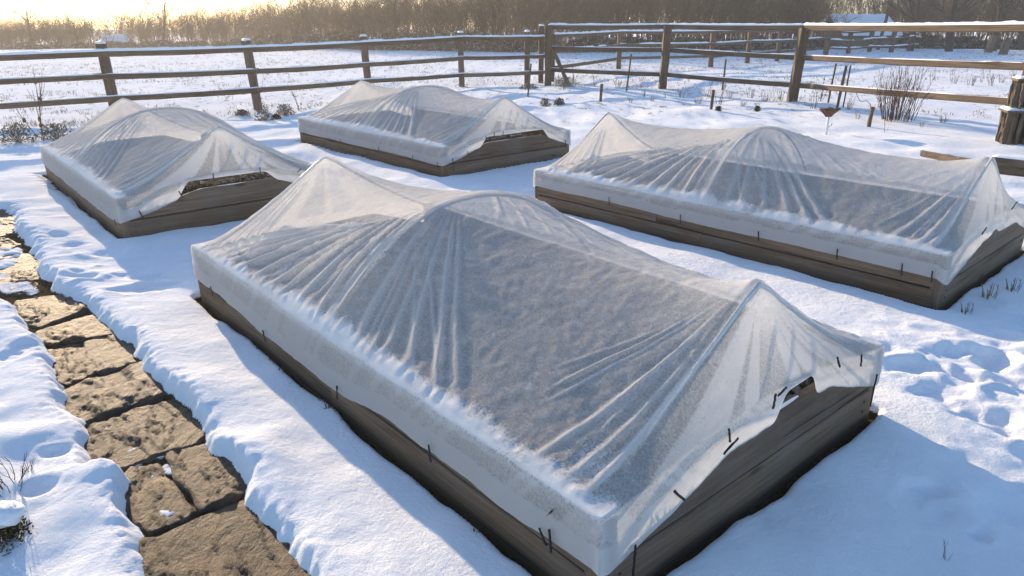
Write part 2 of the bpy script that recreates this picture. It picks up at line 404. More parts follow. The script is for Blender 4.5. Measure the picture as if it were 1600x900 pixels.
def ground_raw(x, y):
    dist = np.hypot(x, y)
    z = .045 * fbm(x * .55, y * .55, 3, 11) * sstep(1.0, 3.0, dist)
    z = z + .020 * fbm(x * 1.9, y * 1.9, 3, 21)
    # wind ripples and trodden lumps, strongest to the right of the front bed and round the path
    rgt = sstep(1.25, 2.2, x - .18 * y) * sstep(6.5, 4.6, y) * sstep(2.0, 2.9, y + .25 * x)
    rdg = 1 - np.abs(fbm(x * 2.3 + .4 * y, y * 2.3, 3, 31)) * 2.2
    z = z + rgt * (.058 * rdg - .04 + .015 * fbm(x * 8, y * 8, 2, 33))
    lft = sstep(-2.2, -3.2, x) * sstep(4.0, 5.0, y) * sstep(9, 7, y)
    z = z + lft * .035 * (1 - np.abs(fbm(x * 1.2 + y * .8, (y - x) * 1.9, 2, 41)) * 2)
    near = sstep(-.2, -1.1, x) * sstep(3.6, 2.6, y)
    z = z + near * .055 * fbm(x * 3.1 + 5, y * 3.1, 2, 51)
    mid = sstep(4.5, 8, y) * sstep(22, 15, y)
    z = z + mid * (.035 * fbm(x * 1.15 + 3, y * 1.15, 3, 63) + .02 * fbm(x * 3.3, y * 3.3, 2, 65))
    far = sstep(11, 16, y)
    z = z + far * .045 * fbm(x * 1.3, y * 1.3, 4, 61)
    z = z - 2.6 * sstep(52, 105, dist)
    return z
def ground_full(x, y):
    z = ground_raw(x, y); soil = np.zeros_like(z)
    for p, r, d in PRW:
        q = np.hypot((x - p.x) * 1.0, (y - p.y) * 1.35) / r
        q = q * (1 + .75 * fbm(x * 7, y * 7, 3, 71))
        z = z - .5 * d * (1 - sstep(.25, 1.0, q)) + .08 * d * np.exp(-((q - 1.25) / .3) ** 2)
        if d >= .084 and p.x > 0: soil = np.maximum(soil, (1 - sstep(.1, .42, q)) * .85)
    dm = np.full(z.shape, 9.0)
    for b in BEDS:
        dd = sdist(x, y, b['poly']); dm = np.minimum(dm, dd)
    k = sstep(.65, .08, dm)                                            # settles level against the boards
    z = z * (1 - k) + k * (.02 + .018 * fbm(x * 3, y * 3, 2, 81))
    gap = .025 + .07 * (fbm(x * 3.3, y * 3.3, 3, 91) * .5 + .5)
    z = z - .065 * sstep(gap, gap * .35, dm)
    soil = np.maximum(soil, sstep(gap * .95, gap * .45, dm))
    z = np.where(dm < -.03, -.16, z)
    # the path
    dp = sdist(x, y, PATH) + .03 + .045 * fbm(x * 5.5, y * 5.5, 3, 101) + .007 * fbm(x * 17, y * 23, 2, 111) + .02 * fbm(x * 2.1, y * 2.1, 2, 113)
    edge = .014 * np.exp(-((dp - .13) / .10) ** 2)
    z = z + edge * (dp > 0) + .015 * sstep(.5, .1, dp) * (dp > 0)
    z = z + (.011 * fbm(x * 27, y * 27, 3, 117)) * np.exp(-((dp - .04) / .06) ** 2)
    kp = sstep(.055, -.03, dp)
    floor_ = -.052 + .012 * fbm(x * 14, y * 14, 3, 121)
    z = z * (1 - kp) + floor_ * kp
    drift = np.maximum(sstep(.12, .34, fbm(x * 3.0, y * 3.0, 3, 131)) * sstep(3.2, 4.6, y), .55 * sstep(.12, .3, fbm(x * 5 + 9, y * 5, 3, 137))) * sstep(-.02, -.1, dp)   # snow left lying on the far part
    soil = np.maximum(soil, sstep(.55, .95, kp) * (1 - drift)); z = z + drift * .028 * kp
    return z, soil
def gz(x, y): return float(ground_full(np.array([x], float), np.array([y], float))[0][0])
def on(px, py):
    p = at(px, py); p.z = gz(p.x, p.y)
    return p
def axis(lo, hi, step, end, grow=1.09, lo_end=None):
    a = list(np.arange(lo, hi, step)); s = step; x = a[-1]
    while x < end: s *= grow; x += s; a.append(x)
    s = step; x = lo; pre = []
    while x > lo_end: s *= grow; x -= s; pre.append(x)
    return np.array(pre[::-1] + a)
gx = axis(-4.0, 4.4, .0155, 330, 1.075, -330); gy = axis(1.2, 8.2, .0155, 330, 1.045, -40)
GX, GY = np.meshgrid(gx, gy, indexing='ij')
GZ, SOIL = ground_full(GX.ravel(), GY.ravel())
stub = sstep(10.5, 15.5, GY.ravel() - .12 * np.abs(GX.ravel())) * .9
gv = np.stack([GX.ravel(), GY.ravel(), GZ], 1)
nu, nv = len(gx), len(gy)
idx = np.arange(nu * nv).reshape(nu, nv)
gf = np.stack([idx[:-1, :-1], idx[1:, :-1], idx[1:, 1:], idx[:-1, 1:]], -1).reshape(-1, 4)
g = mesh_obj('snow_ground', gv, gf, M_GROUND, smooth=True, attrs={'soil': SOIL, 'stubble': stub})
tag(g, kind='structure')

# ------------------------------------------------------------------ haze
hz = bpy.data.materials.new('morning_haze'); hz.use_nodes = True; t = hz.node_tree; t.nodes.clear()
pv = nd(t, 'ShaderNodeVolumePrincipled', {'Color': (.96, .93, .88, 1), 'Density': HAZE_DENSITY, 'Anisotropy': .45})
nd(t, 'ShaderNodeOutputMaterial', {'Volume': pv.outputs[0]})
x0, x1, y0, y1, z0, z1 = -345, 345, -50, 345, -5.5, 16
v = [(x, y, z) for z in (z0, z1) for x, y in ((x0, y0), (x1, y0), (x1, y1), (x0, y1))]
haze = mesh_obj('haze', v, [(0, 3, 2, 1), (4, 5, 6, 7), (0, 1, 5, 4), (1, 2, 6, 5), (2, 3, 7, 6), (3, 0, 4, 7)], hz)
tag(haze, kind='stuff')

# ------------------------------------------------------------------ raised beds
EDGE_Z, PEAK_Z = .362, .885
def lerp(xs, pts):
    return np.interp(xs, [p[0] for p in pts], [p[1] for p in pts])
BED_LABEL = {'front': 'largest raised timber bed in the foreground, its end board arched above deep blue snow shade',
             'right': 'raised timber bed with a butt joint in its long side, nearest the old gate pillar',
             'left': 'raised timber bed beside the far end of the stone path',
             'back': 'raised timber bed farthest back, closest to the fence corner'}
COV_LABEL = {'front': 'white fleece cover with pleated gable and small square hole, over the foreground bed',
             'right': 'white fleece cover closed at its gable end, over the bed beside the old gate pillar',
             'left': 'white fleece cover with a long hem gap showing moss, over the bed beside the path',
             'back': 'white fleece cover over the bed farthest back, closest to the fence corner'}
def end_prof(W):
    return [(0, .175), (.10, .20), (.39, .27), (.68, .338), (W - .52, .345), (W - .14, .215), (W, .175)]
def make_bed(b):
    L, W = b['L'], b['W']
    root = empty('raised_bed', (b['c'][0], b['c'][1], 0), b['a'], BED_LABEL[b['n']], 'raised bed', 'fleece covered raised beds')
    Rm = wmat(root)
    # local axes: x along the length, y to the LEFT of it; width runs along -y
    def lp(s, d, z): return Rm @ Vector((d, -s, z))
    th = .042; zlo = -.14
    sd = hash(b['n']) % 97
    seed0 = {'front': 3, 'right': 5, 'left': 8, 'back': 12}[b['n']]
    for s, side in ((th / 2, -1), (W - th / 2, 1)):
        for k, (za, zb) in enumerate(((zlo, .116), (.125, .335))):
            cuts = [0.045, L * (.48 + .12 * k), L - .045]
            for q in range(2):
                o = beam('side_board', lp(s, cuts[q] + .002, (za + zb) / 2), lp(s, cuts[q + 1] - .002, (za + zb) / 2), th, zb - za, M_BOARD, root, seg=10, rough=.0016, bev=.006, seed=seed0 + q + 7 * k + 3 * side)
    # arched end boards: a plank below, a trapezoid plank above
    for d, e in ((th / 2, 0), (L - th / 2, 1)):
        beam('end_board', lp(0.045, d, (.148 + zlo) / 2), lp(W - .045, d, (.148 + zlo) / 2), th, .148 - zlo, M_ENDB, root, seg=10, rough=.0016, bev=.006, seed=seed0 + 40 + e)
        pts = end_prof(W); ss = np.linspace(0.045, W - .045, 40); top = lerp(ss, pts) + .004 * fbm(ss * 4, ss * 0 + e, 2, seed0)
        v = []; f = []
        for s, z in zip(ss, top):
            for yy in (-th / 2, th / 2):
                v += [(s, yy, .161), (s, yy, .161 + (z - .161) * .5), (s, yy * .96, z - .005), (s, yy * .7, z)]
        n = 8
        for i in range(len(ss) - 1):
            a, c = i * n, (i + 1) * n
            for k in range(3): f += [(a + k, a + k + 1, c + k + 1, c + k), (a + 4 + k, c + 4 + k, c + 5 + k, a + 5 + k)]
            f += [(a + 3, a + 7, c + 7, c + 3), (a, c, c + 4, a + 4)]
        for a in (0, (len(ss) - 1) * n): f.append((a, a + 4, a + 5, a + 6, a + 7, a + 3, a + 2, a + 1) if a == 0 else (a, a + 1, a + 2, a + 3, a + 7, a + 6, a + 5, a + 4))
        m, _ = frame(lp(0, d, 0), lp(1, d, 0))
        up = mesh_obj('end_board', v, f, M_ENDB, root, m)
        for sx in (.10, W - .10):
            for zz in (.05, .10, .185):
                tb = TB(); sg = -1 if e == 0 else 1
                tb.blob((sx, d + sg * (th / 2 + .001), zz), .0065, .004, .0065, 3, 8)
                o_ = mesh_obj('screw', [Vector((q.y, -q.x, q.z)) for q in tb.v], tb.f, M_CLIP, root, local=True)
        if e == 0:
            g0, g1 = GAPS[b['n']]
            sv_, sf_ = snow_strip_vf(max(.3, g1 - g0 + .1), .026, 0, .005, seed0, .03)
            sv_ = [(x + g0 - .1, y, z + float(np.interp(x + g0 - .1, [p[0] for p in pts], [p[1] for p in pts])) - .004) for x, y, z in sv_]
            mesh_obj('snow_cap', sv_, sf_, M_SNOW, up, m, smooth=True)
    # corner posts and the rail that carries the edge of the cover
    for s in (.035, W - .035):
        for d in (.035, L - .035):
            beam('corner_post', lp(s, d, zlo), lp(s, d, .347), .066, .066, M_BOARD, root, up=Vector((b['u'][0], b['u'][1], 0)), seg=6, rough=.002, bev=.006, seed=seed0 + 60)
    # soil
    n1, n2 = 60, 34
    uu, ww = np.meshgrid(np.linspace(.05, L - .05, n1), np.linspace(.05, W - .05, n2), indexing='ij')
    zz = .255 + .035 * fbm(uu * 3.1, ww * 3.1, 4, seed0) + .03 * fbm(uu * 9, ww * 9, 3, seed0 + 4)
    zz = np.minimum(zz, .13 + .9 * np.minimum(np.minimum(uu, L - uu), np.minimum(ww, W - ww)))
    zz += .05 * np.exp(-((uu - .22) / .12) ** 2) * np.exp(-((ww - W * .5) / .42) ** 2) * (0.9 + .5 * fbm(uu * 11, ww * 11, 3, seed0))
    v = np.stack([uu.ravel(), -ww.ravel(), zz.ravel()], 1)
    f = [fc[::-1] for fc in grid_faces(n1, n2)]
    mesh_obj('soil', v, f, M_SOIL, root, local=True, smooth=True)
    # the three hoops under the cover
    for d, pointed in ((.12, True), (L / 2, False), (L - .12, True)):
        tb = TB(); pts = []
        for i in range(25):
            s = .03 + (W - .06) * i / 24
            pts.append(Vector((d, -s, float(hoop_z(np.array([s]), W, pointed)[0]) - .026)))
        tb.tube(pts, .009, .009, 6); tb.build('support_hoop', M_PIPE, root, local=True, smooth=True)
    # a few plants left in the bed by the open end
    rg = random.Random(seed0); tb = TB()
    for i in range(420):
        s = W * .5 + rg.gauss(0, .28); d = .16 + abs(rg.gauss(0, .08)); p = Vector((d, -s, .27))
        for k in range(3):
            dr = Vector((rg.uniform(-1, .3), rg.uniform(-1, 1), rg.uniform(.3, 1.4)))
            tb.leaf(p + Vector((rg.uniform(-.03, .03), rg.uniform(-.03, .03), 0)), dr, Vector((0, 0, 1)), rg.uniform(.03, .085), rg.uniform(.008, .022))
    tb.build('foliage', M_MOSS, root, local=True)
    b['root'] = root
    return root
def hoop_z(s, W, pointed):
    q = np.abs(s / W * 2 - 1)
    if pointed:
        z = EDGE_Z + (PEAK_Z - EDGE_Z) * (1 - q) ** 1.28
        return np.minimum(z, PEAK_Z - .014 + 0 * q)
    return EDGE_Z + (PEAK_Z + .005 - EDGE_Z) * (1 - q ** 2.15)
GAPS = {'front': (.98, 1.20), 'left': (.55, 1.30), 'back': (.62, 1.62), 'right': (.80, .90)}
HEM_OUT = .014
def solve_cover(L, W, seed):
    nx, ny = 49, 91                                                     # width, length
    s = np.linspace(0, W, nx); d = np.linspace(0, L, ny); S, D = np.meshgrid(s, d, indexing='ij')
    hx, hy = s[1], d[1]
    Z = np.full((nx, ny), EDGE_Z); fixed = np.zeros((nx, ny), bool); 
    fixed[0, :] = fixed[-1, :] = True; fixed[:, 0] = fixed[:, -1] = True
    bump_ = .10 * np.sin(np.pi * s / W) ** 1.5
    Z[:, 0] = EDGE_Z + bump_; Z[:, -1] = EDGE_Z + bump_ * .5
    rows = []
    for dd, ptd in ((.12, True), (L / 2, False), (L - .12, True)):
        j = int(round(dd / hy)); Z[:, j] = hoop_z(s, W, ptd); fixed[:, j] = True; rows.append(j)
    jj = sorted([0] + rows + [ny - 1])
    for a, c in zip(jj[:-1], jj[1:]):
        for j in range(a + 1, c): Z[:, j] = Z[:, a] + (Z[:, c] - Z[:, a]) * (j - a) / (c - a)
    ax, ay = 1 / hx ** 2, 5.0 / hy ** 2                                 # the cloth is pulled tighter along the bed
    sagf = np.zeros_like(Z)
    for it in range(900):
        N = (ax * (np.roll(Z, 1, 0) + np.roll(Z, -1, 0)) + ay * (np.roll(Z, 1, 1) + np.roll(Z, -1, 1))) / (2 * ax + 2 * ay)
        Z = np.where(fixed, Z, N)
    return s, d, Z
def bilin(Z, s, d, S, D):
    i = np.clip(np.searchsorted(s, S, 'right') - 1, 0, len(s) - 2); j = np.clip(np.searchsorted(d, D, 'right') - 1, 0, len(d) - 2)
    fs = (S - s[i]) / (s[i + 1] - s[i]); fd = (D - d[j]) / (d[j + 1] - d[j])
    return (Z[i, j] * (1 - fs) + Z[i + 1, j] * fs) * (1 - fd) + (Z[i, j + 1] * (1 - fs) + Z[i + 1, j + 1] * fs) * fd
def make_cover(b):
    L, W, nm = b['L'], b['W'], b['n']
    seed = {'front': 3, 'right': 5, 'left': 8, 'back': 12}[nm]; rg = random.Random(seed * 13)
    root = empty('fleece_cover', (b['c'][0], b['c'][1], EDGE_Z), b['a'], COV_LABEL[nm], 'row cover', 'fleece covers draped over hoops')
    s0, d0, Z0 = solve_cover(L, W, seed)
    q = 1.0 if nm == 'front' else .6
    NS = int(W / .0085 * q); ND = int(L / .0085 * q)
    # finer towards the gable ends
    t = np.linspace(0, 1, ND + 1); d = L * (t - .3 * np.sin(2 * np.pi * t) / (2 * np.pi)); s = np.linspace(0, W, NS + 1)
    S, D = np.meshgrid(s, d, indexing='ij')
    Z = bilin(Z0, s0, d0, S, D)
    Zb = Z.copy()                                                        # cloth bends softly over the hoops
    for _ in range(14): Zb[:, 1:-1] = .5 * Zb[:, 1:-1] + .25 * (Zb[:, 2:] + Zb[:, :-2])
    for _ in range(6): Zb[1:-1, 1:-1] = .5 * Zb[1:-1, 1:-1] + .25 * (Zb[2:, 1:-1] + Zb[:-2, 1:-1])
    ke = sstep(.0, .05, np.minimum(np.minimum(S, W - S), np.minimum(D, L - D))); Z = Z * (1 - ke) + Zb * ke
    fold = np.zeros_like(Z); dz = np.zeros_like(Z)
    # pleats: narrow wedges of doubled cloth fanning out from the hoop tops
    def pleat(ax, ay, bx, by, w1, h, t0=.12, t1=1.0, amt=.8, soft=.35, bow=0.0):
        nonlocal fold, dz
        ex, ey = bx - ax, by - ay; ll = math.hypot(ex, ey); ex /= ll; ey /= ll
        T = ((S - ax) * ex + (D - ay) * ey) / ll; N = (-(S - ax) * ey + (D - ay) * ex) - bow * ll * 4 * T * (1 - T) + .010 * fbm(S * 3 + bx, D * 3 + by, 2, 5)
        wid = .004 + w1 * 1.25 * np.clip(T, 0, 1)
        env = sstep(t0 - .1, t0 + .12, T) * (1 - sstep(t1 - .10, t1 + .03, T))
        prof = 1 - sstep(1 - soft, 1.0 + .8 * soft, np.abs(N) / wid)
        rnd = np.exp(-(N / (wid * .9)) ** 2)
        fold = np.maximum(fold, prof * env * amt)
        dz = dz + rnd * env * h - .35 * h * env * np.exp(-((np.abs(N) - 1.9 * wid) / (wid * 1.1)) ** 2)
    cx = W / 2
    # near gable: broad flat pleats hanging to the hem, and to both sides
    for k, e in enumerate((.27, .50, .80, 1.12, 1.34, 1.66)):
        pleat(cx, .12, e * W / 1.95 + rg.uniform(-.04, .04), -.02, rg.uniform(.018, .036), .004, .08, 1.02, rg.uniform(.65, 1), .2)
    for e in (.10, .21, .38):
        pleat(cx, .13, -.02, e + rg.uniform(-.03, .03), rg.uniform(.009, .016), .006, .35, 1.0, rg.uniform(.45, .8), .5, rg.uniform(-.02, .02))
    for e in (.3, .7, 1.1):
        pleat(cx, .13, W + .02, e + rg.uniform(-.08, .08), rg.uniform(.012, .03), .006, .25, 1.0, rg.uniform(.3, .6), .6)
    # middle arch: a dense fan of folds down to both long edges
    m = L / 2
    for k in range(9):
        e = m + .12 + k * (L / 2 - .26) / 8.0 + rg.uniform(-.04, .04)
        pleat(cx - .12 - .045 * k, m + .02, .0, e, rg.uniform(.012, .022), rg.uniform(.014, .026), .30, 1.0, rg.uniform(.5, .9), .7, -.06 - .006 * k)
    for k in range(7):
        e = m - .10 - k * .17 + rg.uniform(-.05, .05)
        pleat(cx - .10, m, -.01, e, rg.uniform(.012, .024), rg.uniform(.008, .016), .16, .97, rg.uniform(.25, .6), .7, rg.uniform(-.02, .02))
    for k in range(9):
        e = m - .9 + k * .24 + rg.uniform(-.08, .08)
        pleat(cx + .1, m, W + .01, e, rg.uniform(.012, .022), rg.uniform(.008, .016), .2, .97, rg.uniform(.3, .6), .6, rg.uniform(-.03, .03))
    for k in range(3):                                                   # long creases running along the top
        pleat(cx + .08 + .12 * k, m - .02, cx + .12 + .14 * k, .2, .012, .007, .1, .9, .5, .6, rg.uniform(-.02, .03))
        pleat(cx + .02 + .14 * k, m + .02, cx + .05 + .1 * k, L - .2, .016, .009, .1, .9, .4, .6, rg.uniform(-.03, .02))
    for k in range(26):                                                  # fine creases between the big folds
        a0 = rg.random(); up_ = rg.random() < .55
        pleat(cx - rg.uniform(.1, .5), m + rg.uniform(-.04, .06), -.01, (m + a0 * L * .42) if up_ else (m - a0 * L * .34), rg.uniform(.003, .007), rg.uniform(.003, .007), rg.uniform(.1, .4), rg.uniform(.6, 1.0), rg.uniform(.25, .6), .6, rg.uniform(-.06, .0) if up_ else rg.uniform(-.02, .02))
    for k in range(9):
        pleat(cx, .13, -.02, rg.uniform(.08, .9), rg.uniform(.003, .006), rg.uniform(.002, .005), rg.uniform(.1, .4), rg.uniform(.6, 1.0), rg.uniform(.25, .6), .6, rg.uniform(-.02, .02))
    # far peak
    for k in range(6):
        pleat(cx, L - .12, -.01, L - .1 - .13 * k, rg.uniform(.012, .02), .008, .25, .95, rg.uniform(.2, .45), .7)
    for e in (.25, .6, 1.0, 1.4, 1.7):
        pleat(cx, L - .12, e, L + .02, .025, .005, .1, 1.0, .6, .25)
    edge_d = np.minimum(np.minimum(S, W - S), np.minimum(D, L - D))
    kE = sstep(.0, .15, edge_d)
    Zf = Z + dz * kE
    Zf += (.006 * fbm(S * 7, D * 7, 3, seed) + .0022 * fbm(S * 28, D * 28, 2, seed + 1)) * sstep(0, .05, edge_d)
    # seam along the top of the frame, puffed up by frost lying on it
    side_d = np.minimum(S, W - S)
    lie = sstep(.13, .02, side_d + .035 * fbm(S * 9, D * 9, 3, seed + 2))
    Zf += .011 * lie * sstep(0, .03, side_d) * sstep(.02, .14, np.minimum(D, L - D)) * (.6 + .8 * vnoise(S * 30, D * 30, seed + 3))
    corner = np.exp(-(np.hypot(S - .13, D - .17) / .15) ** 2)
    frost = np.maximum(lie * (.75 + .25 * fbm(S * 5, D * 5, 2, seed + 8)), corner * .5 * sstep(.02, .1, D))
    frost = np.maximum(frost, .5 * sstep(.42, .56, fbm(S * 2.2 + 3, D * 2.2, 4, seed + 6)) * sstep(.75, .25, S) * sstep(L * .15, L * .3, D))
    fold = np.maximum(fold, .55 * np.exp(-((D - L / 2) / .022) ** 2) )
    fold = np.maximum(fold, .9 * np.exp(-(np.hypot(S - cx, D - .12) / .06) ** 2))
    v = [np.stack([D.ravel(), -S.ravel(), Zf.ravel() - EDGE_Z], 1)]
    A_fold = [fold.ravel()]; A_frost = [frost.ravel()]; A_skirt = [np.zeros(fold.size)]
    ids = np.arange(S.size).reshape(S.shape)
    fc = [np.stack([ids[:-1, :-1], ids[1:, :-1], ids[1:, 1:], ids[:-1, 1:]], -1).reshape(-1, 4)]
    # skirt hanging from the whole rim
    rim = np.concatenate([ids[:-1, 0], ids[-1, :-1], ids[:0:-1, -1], ids[0, :0:-1]])
    side = np.concatenate([np.full(NS, 0), np.full(ND, 1), np.full(NS, 2), np.full(ND, 3)])
    rs, rd, rz = S.ravel()[rim], D.ravel()[rim], Zf.ravel()[rim]
    nx_ = np.select([side == 0, side == 1, side == 2, side == 3], [0., 1., 0., -1.]); ny_ = np.select([side == 0, side == 1, side == 2, side == 3], [-1., 0., 1., 0.])
    # round the corners
    kk = 9; ker = np.ones(kk) / kk
    nx_ = np.convolve(np.concatenate([nx_[-kk:], nx_, nx_[:kk]]), ker, 'same')[kk:-kk]; ny_ = np.convolve(np.concatenate([ny_[-kk:], ny_, ny_[:kk]]), ker, 'same')[kk:-kk]
    run = np.where((side == 0) | (side == 2), rs, rd)
    hem = np.zeros(len(rim))
    prof = lerp(rs, end_prof(W))
    g0, g1 = GAPS[nm]
    rise = sstep(g0 - .06, g0 + .01, rs) * sstep(g1 + .06, g1 - .01, rs)
    low = prof - .012 - .02 * sstep(.5, .2, rs) + .004 * fbm(rs * 4, rs * 0, 2, seed)
    gapz = {'front': .445, 'left': .425, 'back': .415, 'right': .37}[nm]
    hem_end = low * (1 - rise) + gapz * rise
    wave = .125 + .018 * fbm(rd * 1.1, rd * 0 + seed, 3, seed) + {'front': .02, 'right': .065, 'left': .0, 'back': .01}[nm]
    if nm == 'front': wave = wave - .055 * sstep(1.15, 1.7, rd) * sstep(3.4, 2.2, rd) + .02 * sstep(.6, .1, rd)
    wave = wave + .012
    hem = np.where((side == 0), hem_end, np.where(side == 2, prof - .01, wave))
    cor = np.minimum(np.minimum(rs, W - rs), 9) + 0
    hem_s = np.convolve(np.concatenate([hem[-15:], hem, hem[:15]]), np.ones(7) / 7, 'same')[15:-15]
    hem = hem_s
    hem_h = .088 + .012 * fbm(run * 2.2, run * 0 + 7, 2, seed)
    hem_h = np.where(side == 0, np.minimum(.095, np.maximum(.05, (rz - hem) * .55)), hem_h)
    K = 12
    prev = rim; base = S.size
    wr = fbm(run * 16, run * 0 + seed, 3, seed + 30); wr2 = fbm(run * 5, run * 0 + seed, 2, seed + 31)
    diag = lambda k: fbm(run * 13 - k * 2.2, run * 0 + k * .35, 2, seed + 33)
    for k in range(1, K + 1):
        fr = k / K
        z = rz + (hem - rz) * fr
        dw = HEM_OUT + .004 * wr * fr + .007 * wr2 * fr + .006 * diag(fr) * math.sin(math.pi * fr)
        dw = np.maximum(dw, .006); dw = np.where((side == 0) | (side == 2), dw * min(1, fr * 1.6), dw * min(1, fr * 4) ** .5)
        inhem = z < hem + hem_h
        dw = dw + .004 * inhem
        v.append(np.stack([rd + ny_ * dw, -(rs + nx_ * dw), z - EDGE_Z], 1))
        pl = np.zeros(len(rim))
        A_fold.append(np.where(inhem, 1.0, np.clip(.35 * (diag(fr) > .34), 0, 1))); A_frost.append(.75 * (1 - sstep(.0, .16, fr)) * (side != 0) * np.ones(len(rim))); A_skirt.append(np.ones(len(rim)))
        cur = base + np.arange(len(rim)); base += len(rim)
        nx2 = np.roll(cur, -1); pv2 = np.roll(prev, -1)
        fc.append(np.stack([prev, cur, nx2, pv2], -1)); prev = cur
    v = np.concatenate(v); fc = np.concatenate(fc)
    A_fold = np.concatenate(A_fold)
    cl = mesh_obj('fleece_sheet', v, fc, M_FLEECE, root, local=True, smooth=True, attrs={'fold': A_fold, 'frost': np.concatenate(A_frost), 'skirt': np.concatenate(A_skirt)})
    # black clips and ties along the hem
    def clip(on_side, x, ln=.085, tilt=0.0, zc=None, wd=.011):
        m = (side == on_side); i = np.where(m)[0][np.argmin(np.abs(run[m] - x))]
        hz_ = hem[i] if zc is None else zc
        c = Vector((rd[i] + ny_[i] * (HEM_OUT + .020), -(rs[i] + nx_[i] * (HEM_OUT + .020)), hz_ + ln * .22 - EDGE_Z))
        along = Vector((1, 0, 0)) if on_side in (1, 3) else Vector((0, -1, 0))
        upv = Vector((0, 0, 1)) * math.cos(tilt) + along * math.sin(tilt)
        out = Vector((ny_[i], -nx_[i], 0)).normalized()
        vv, ff = beam_vf(ln * .85, .006, wd * .8, seg=5, rough=.0012, bev=.003, seed=int(x * 100) + on_side)
        X = upv; Y = out; Zx = X.cross(Y)
        mm = Matrix((X, Y, Zx)).transposed().to_4x4(); mm.translation = c - upv * ln / 2
        o = mesh_obj('clip', vv, ff, M_CLIP, root, local=True); o.matrix_basis = mm
    for on_side, x, ln, tl, zc in CLIPS[nm]: clip(on_side, x, ln, tl, zc)
    return root
CLIPS = {'front': [(3, .18, .10, .1, None), (3, .22, .07, .6, None), (3, .86, .085, .15, None), (3, 1.62, .085, -.1, None), (3, 2.45, .075, .2, None), (3, 3.25, .07, .2, None),
                   (0, .13, .15, 0, .13), (0, .33, .10, -.75, .285), (0, .60, .07, -.3, .41), (0, .62, .10, 1.2, .352), (0, .88, .07, .1, .44), (0, .93, .07, 1.3, .46), (0, 1.36, .07, -.6, .44), (0, 1.58, .07, -.2, .38), (0, 1.77, .19, .03, .15)],
         'right': [(3, 2.75, .09, .1, None), (3, 1.98, .09, .1, None), (3, 1.28, .09, .1, None), (3, .67, .09, .1, None), (3, .24, .10, .1, None), (3, .06, .09, .1, None), (0, .52, .09, 1.1, .41), (0, 1.15, .13, 1.2, .47)],
         'left': [(0, .16, .10, -.3, None), (0, .50, .08, -.35, None), (0, .80, .08, 0, None), (0, 1.22, .08, 0, None), (0, 1.6, .06, .9, .38), (3, .05, .06, 0, None)],
         'back': [(3, .08, .08, 0, None), (3, .58, .08, 0, None), (3, 1.35, .08, 0, None), (3, 2.35, .07, 0, None), (0, .12, .18, 0, .12), (0, .34, .08, -.3, None), (0, .62, .07, -.5, None), (0, .75, .06, 0, .43), (0, .90, .08, 0, None), (0, 2.0, .14, 0, .16)]}
for b in BEDS:
    make_bed(b); make_cover(b)

# ------------------------------------------------------------------ flagstones of the path
STONES = [([(222, 848), (300, 812), (397, 775), (450, 818), (494, 869), (520, 930), (540, 990), (240, 990), (232, 910)], 'largest brown flagstone at the bottom of the path', .024),
 ([(261, 707), (334, 690), (366, 723), (392, 749), (387, 764), (313, 793), (298, 764), (277, 743)], 'tan flagstone with rounded corner, right one of the split pair above the largest stone', .024),
 ([(188, 754), (204, 733), (246, 723), (282, 775), (298, 790), (293, 804), (230, 830), (209, 811)], 'tan ridged flagstone, left one of the split pair above the largest stone', .020),
 ([(128, 686), (141, 665), (280, 617), (308, 639), (322, 673), (298, 691), (172, 733), (138, 730)], 'wide dark grey flagstone across the middle of the path', .026),
 ([(86, 618), (131, 597), (225, 567), (264, 602), (261, 613), (125, 657), (107, 652)], 'wide brown flagstone just beyond the dark grey one', .024),
 ([(128, 532), (178, 523), (209, 537), (226, 558), (157, 579)], 'smooth tan flagstone right of the narrow diagonal joint', .020),
 ([(71, 548), (123, 532), (152, 576), (146, 582), (99, 600), (73, 592)], 'pitted flagstone left of the narrow diagonal joint', .014),
 ([(57, 514), (157, 487), (183, 511), (178, 519), (81, 534), (63, 527)], 'narrow flagstone with snow on its far edge', .026),
 ([(16, 482), (31, 467), (110, 456), (133, 480), (63, 508), (26, 500)], 'golden flagstone with rough pitted face where the path narrows', .024),
 ([(-60, 414), (-20, 398), (43, 394), (58, 413), (61, 433), (0, 446), (-50, 440)], 'grey flagstone past the snowed over stretch of path', .022),
 ([(4, 448), (55, 443), (54, 452), (17, 457)], 'small flagstone sliver at the snowy stretch of path', .016),
 ([(-70, 378), (12, 374), (30, 384), (-10, 396), (-60, 400)], 'thin brown flagstone before the farthest golden stone', .018),
 ([(-90, 336), (0, 324), (20, 336), (31, 358), (0, 371), (-80, 374)], 'farthest golden flagstone at the edge of the photo', .024)]
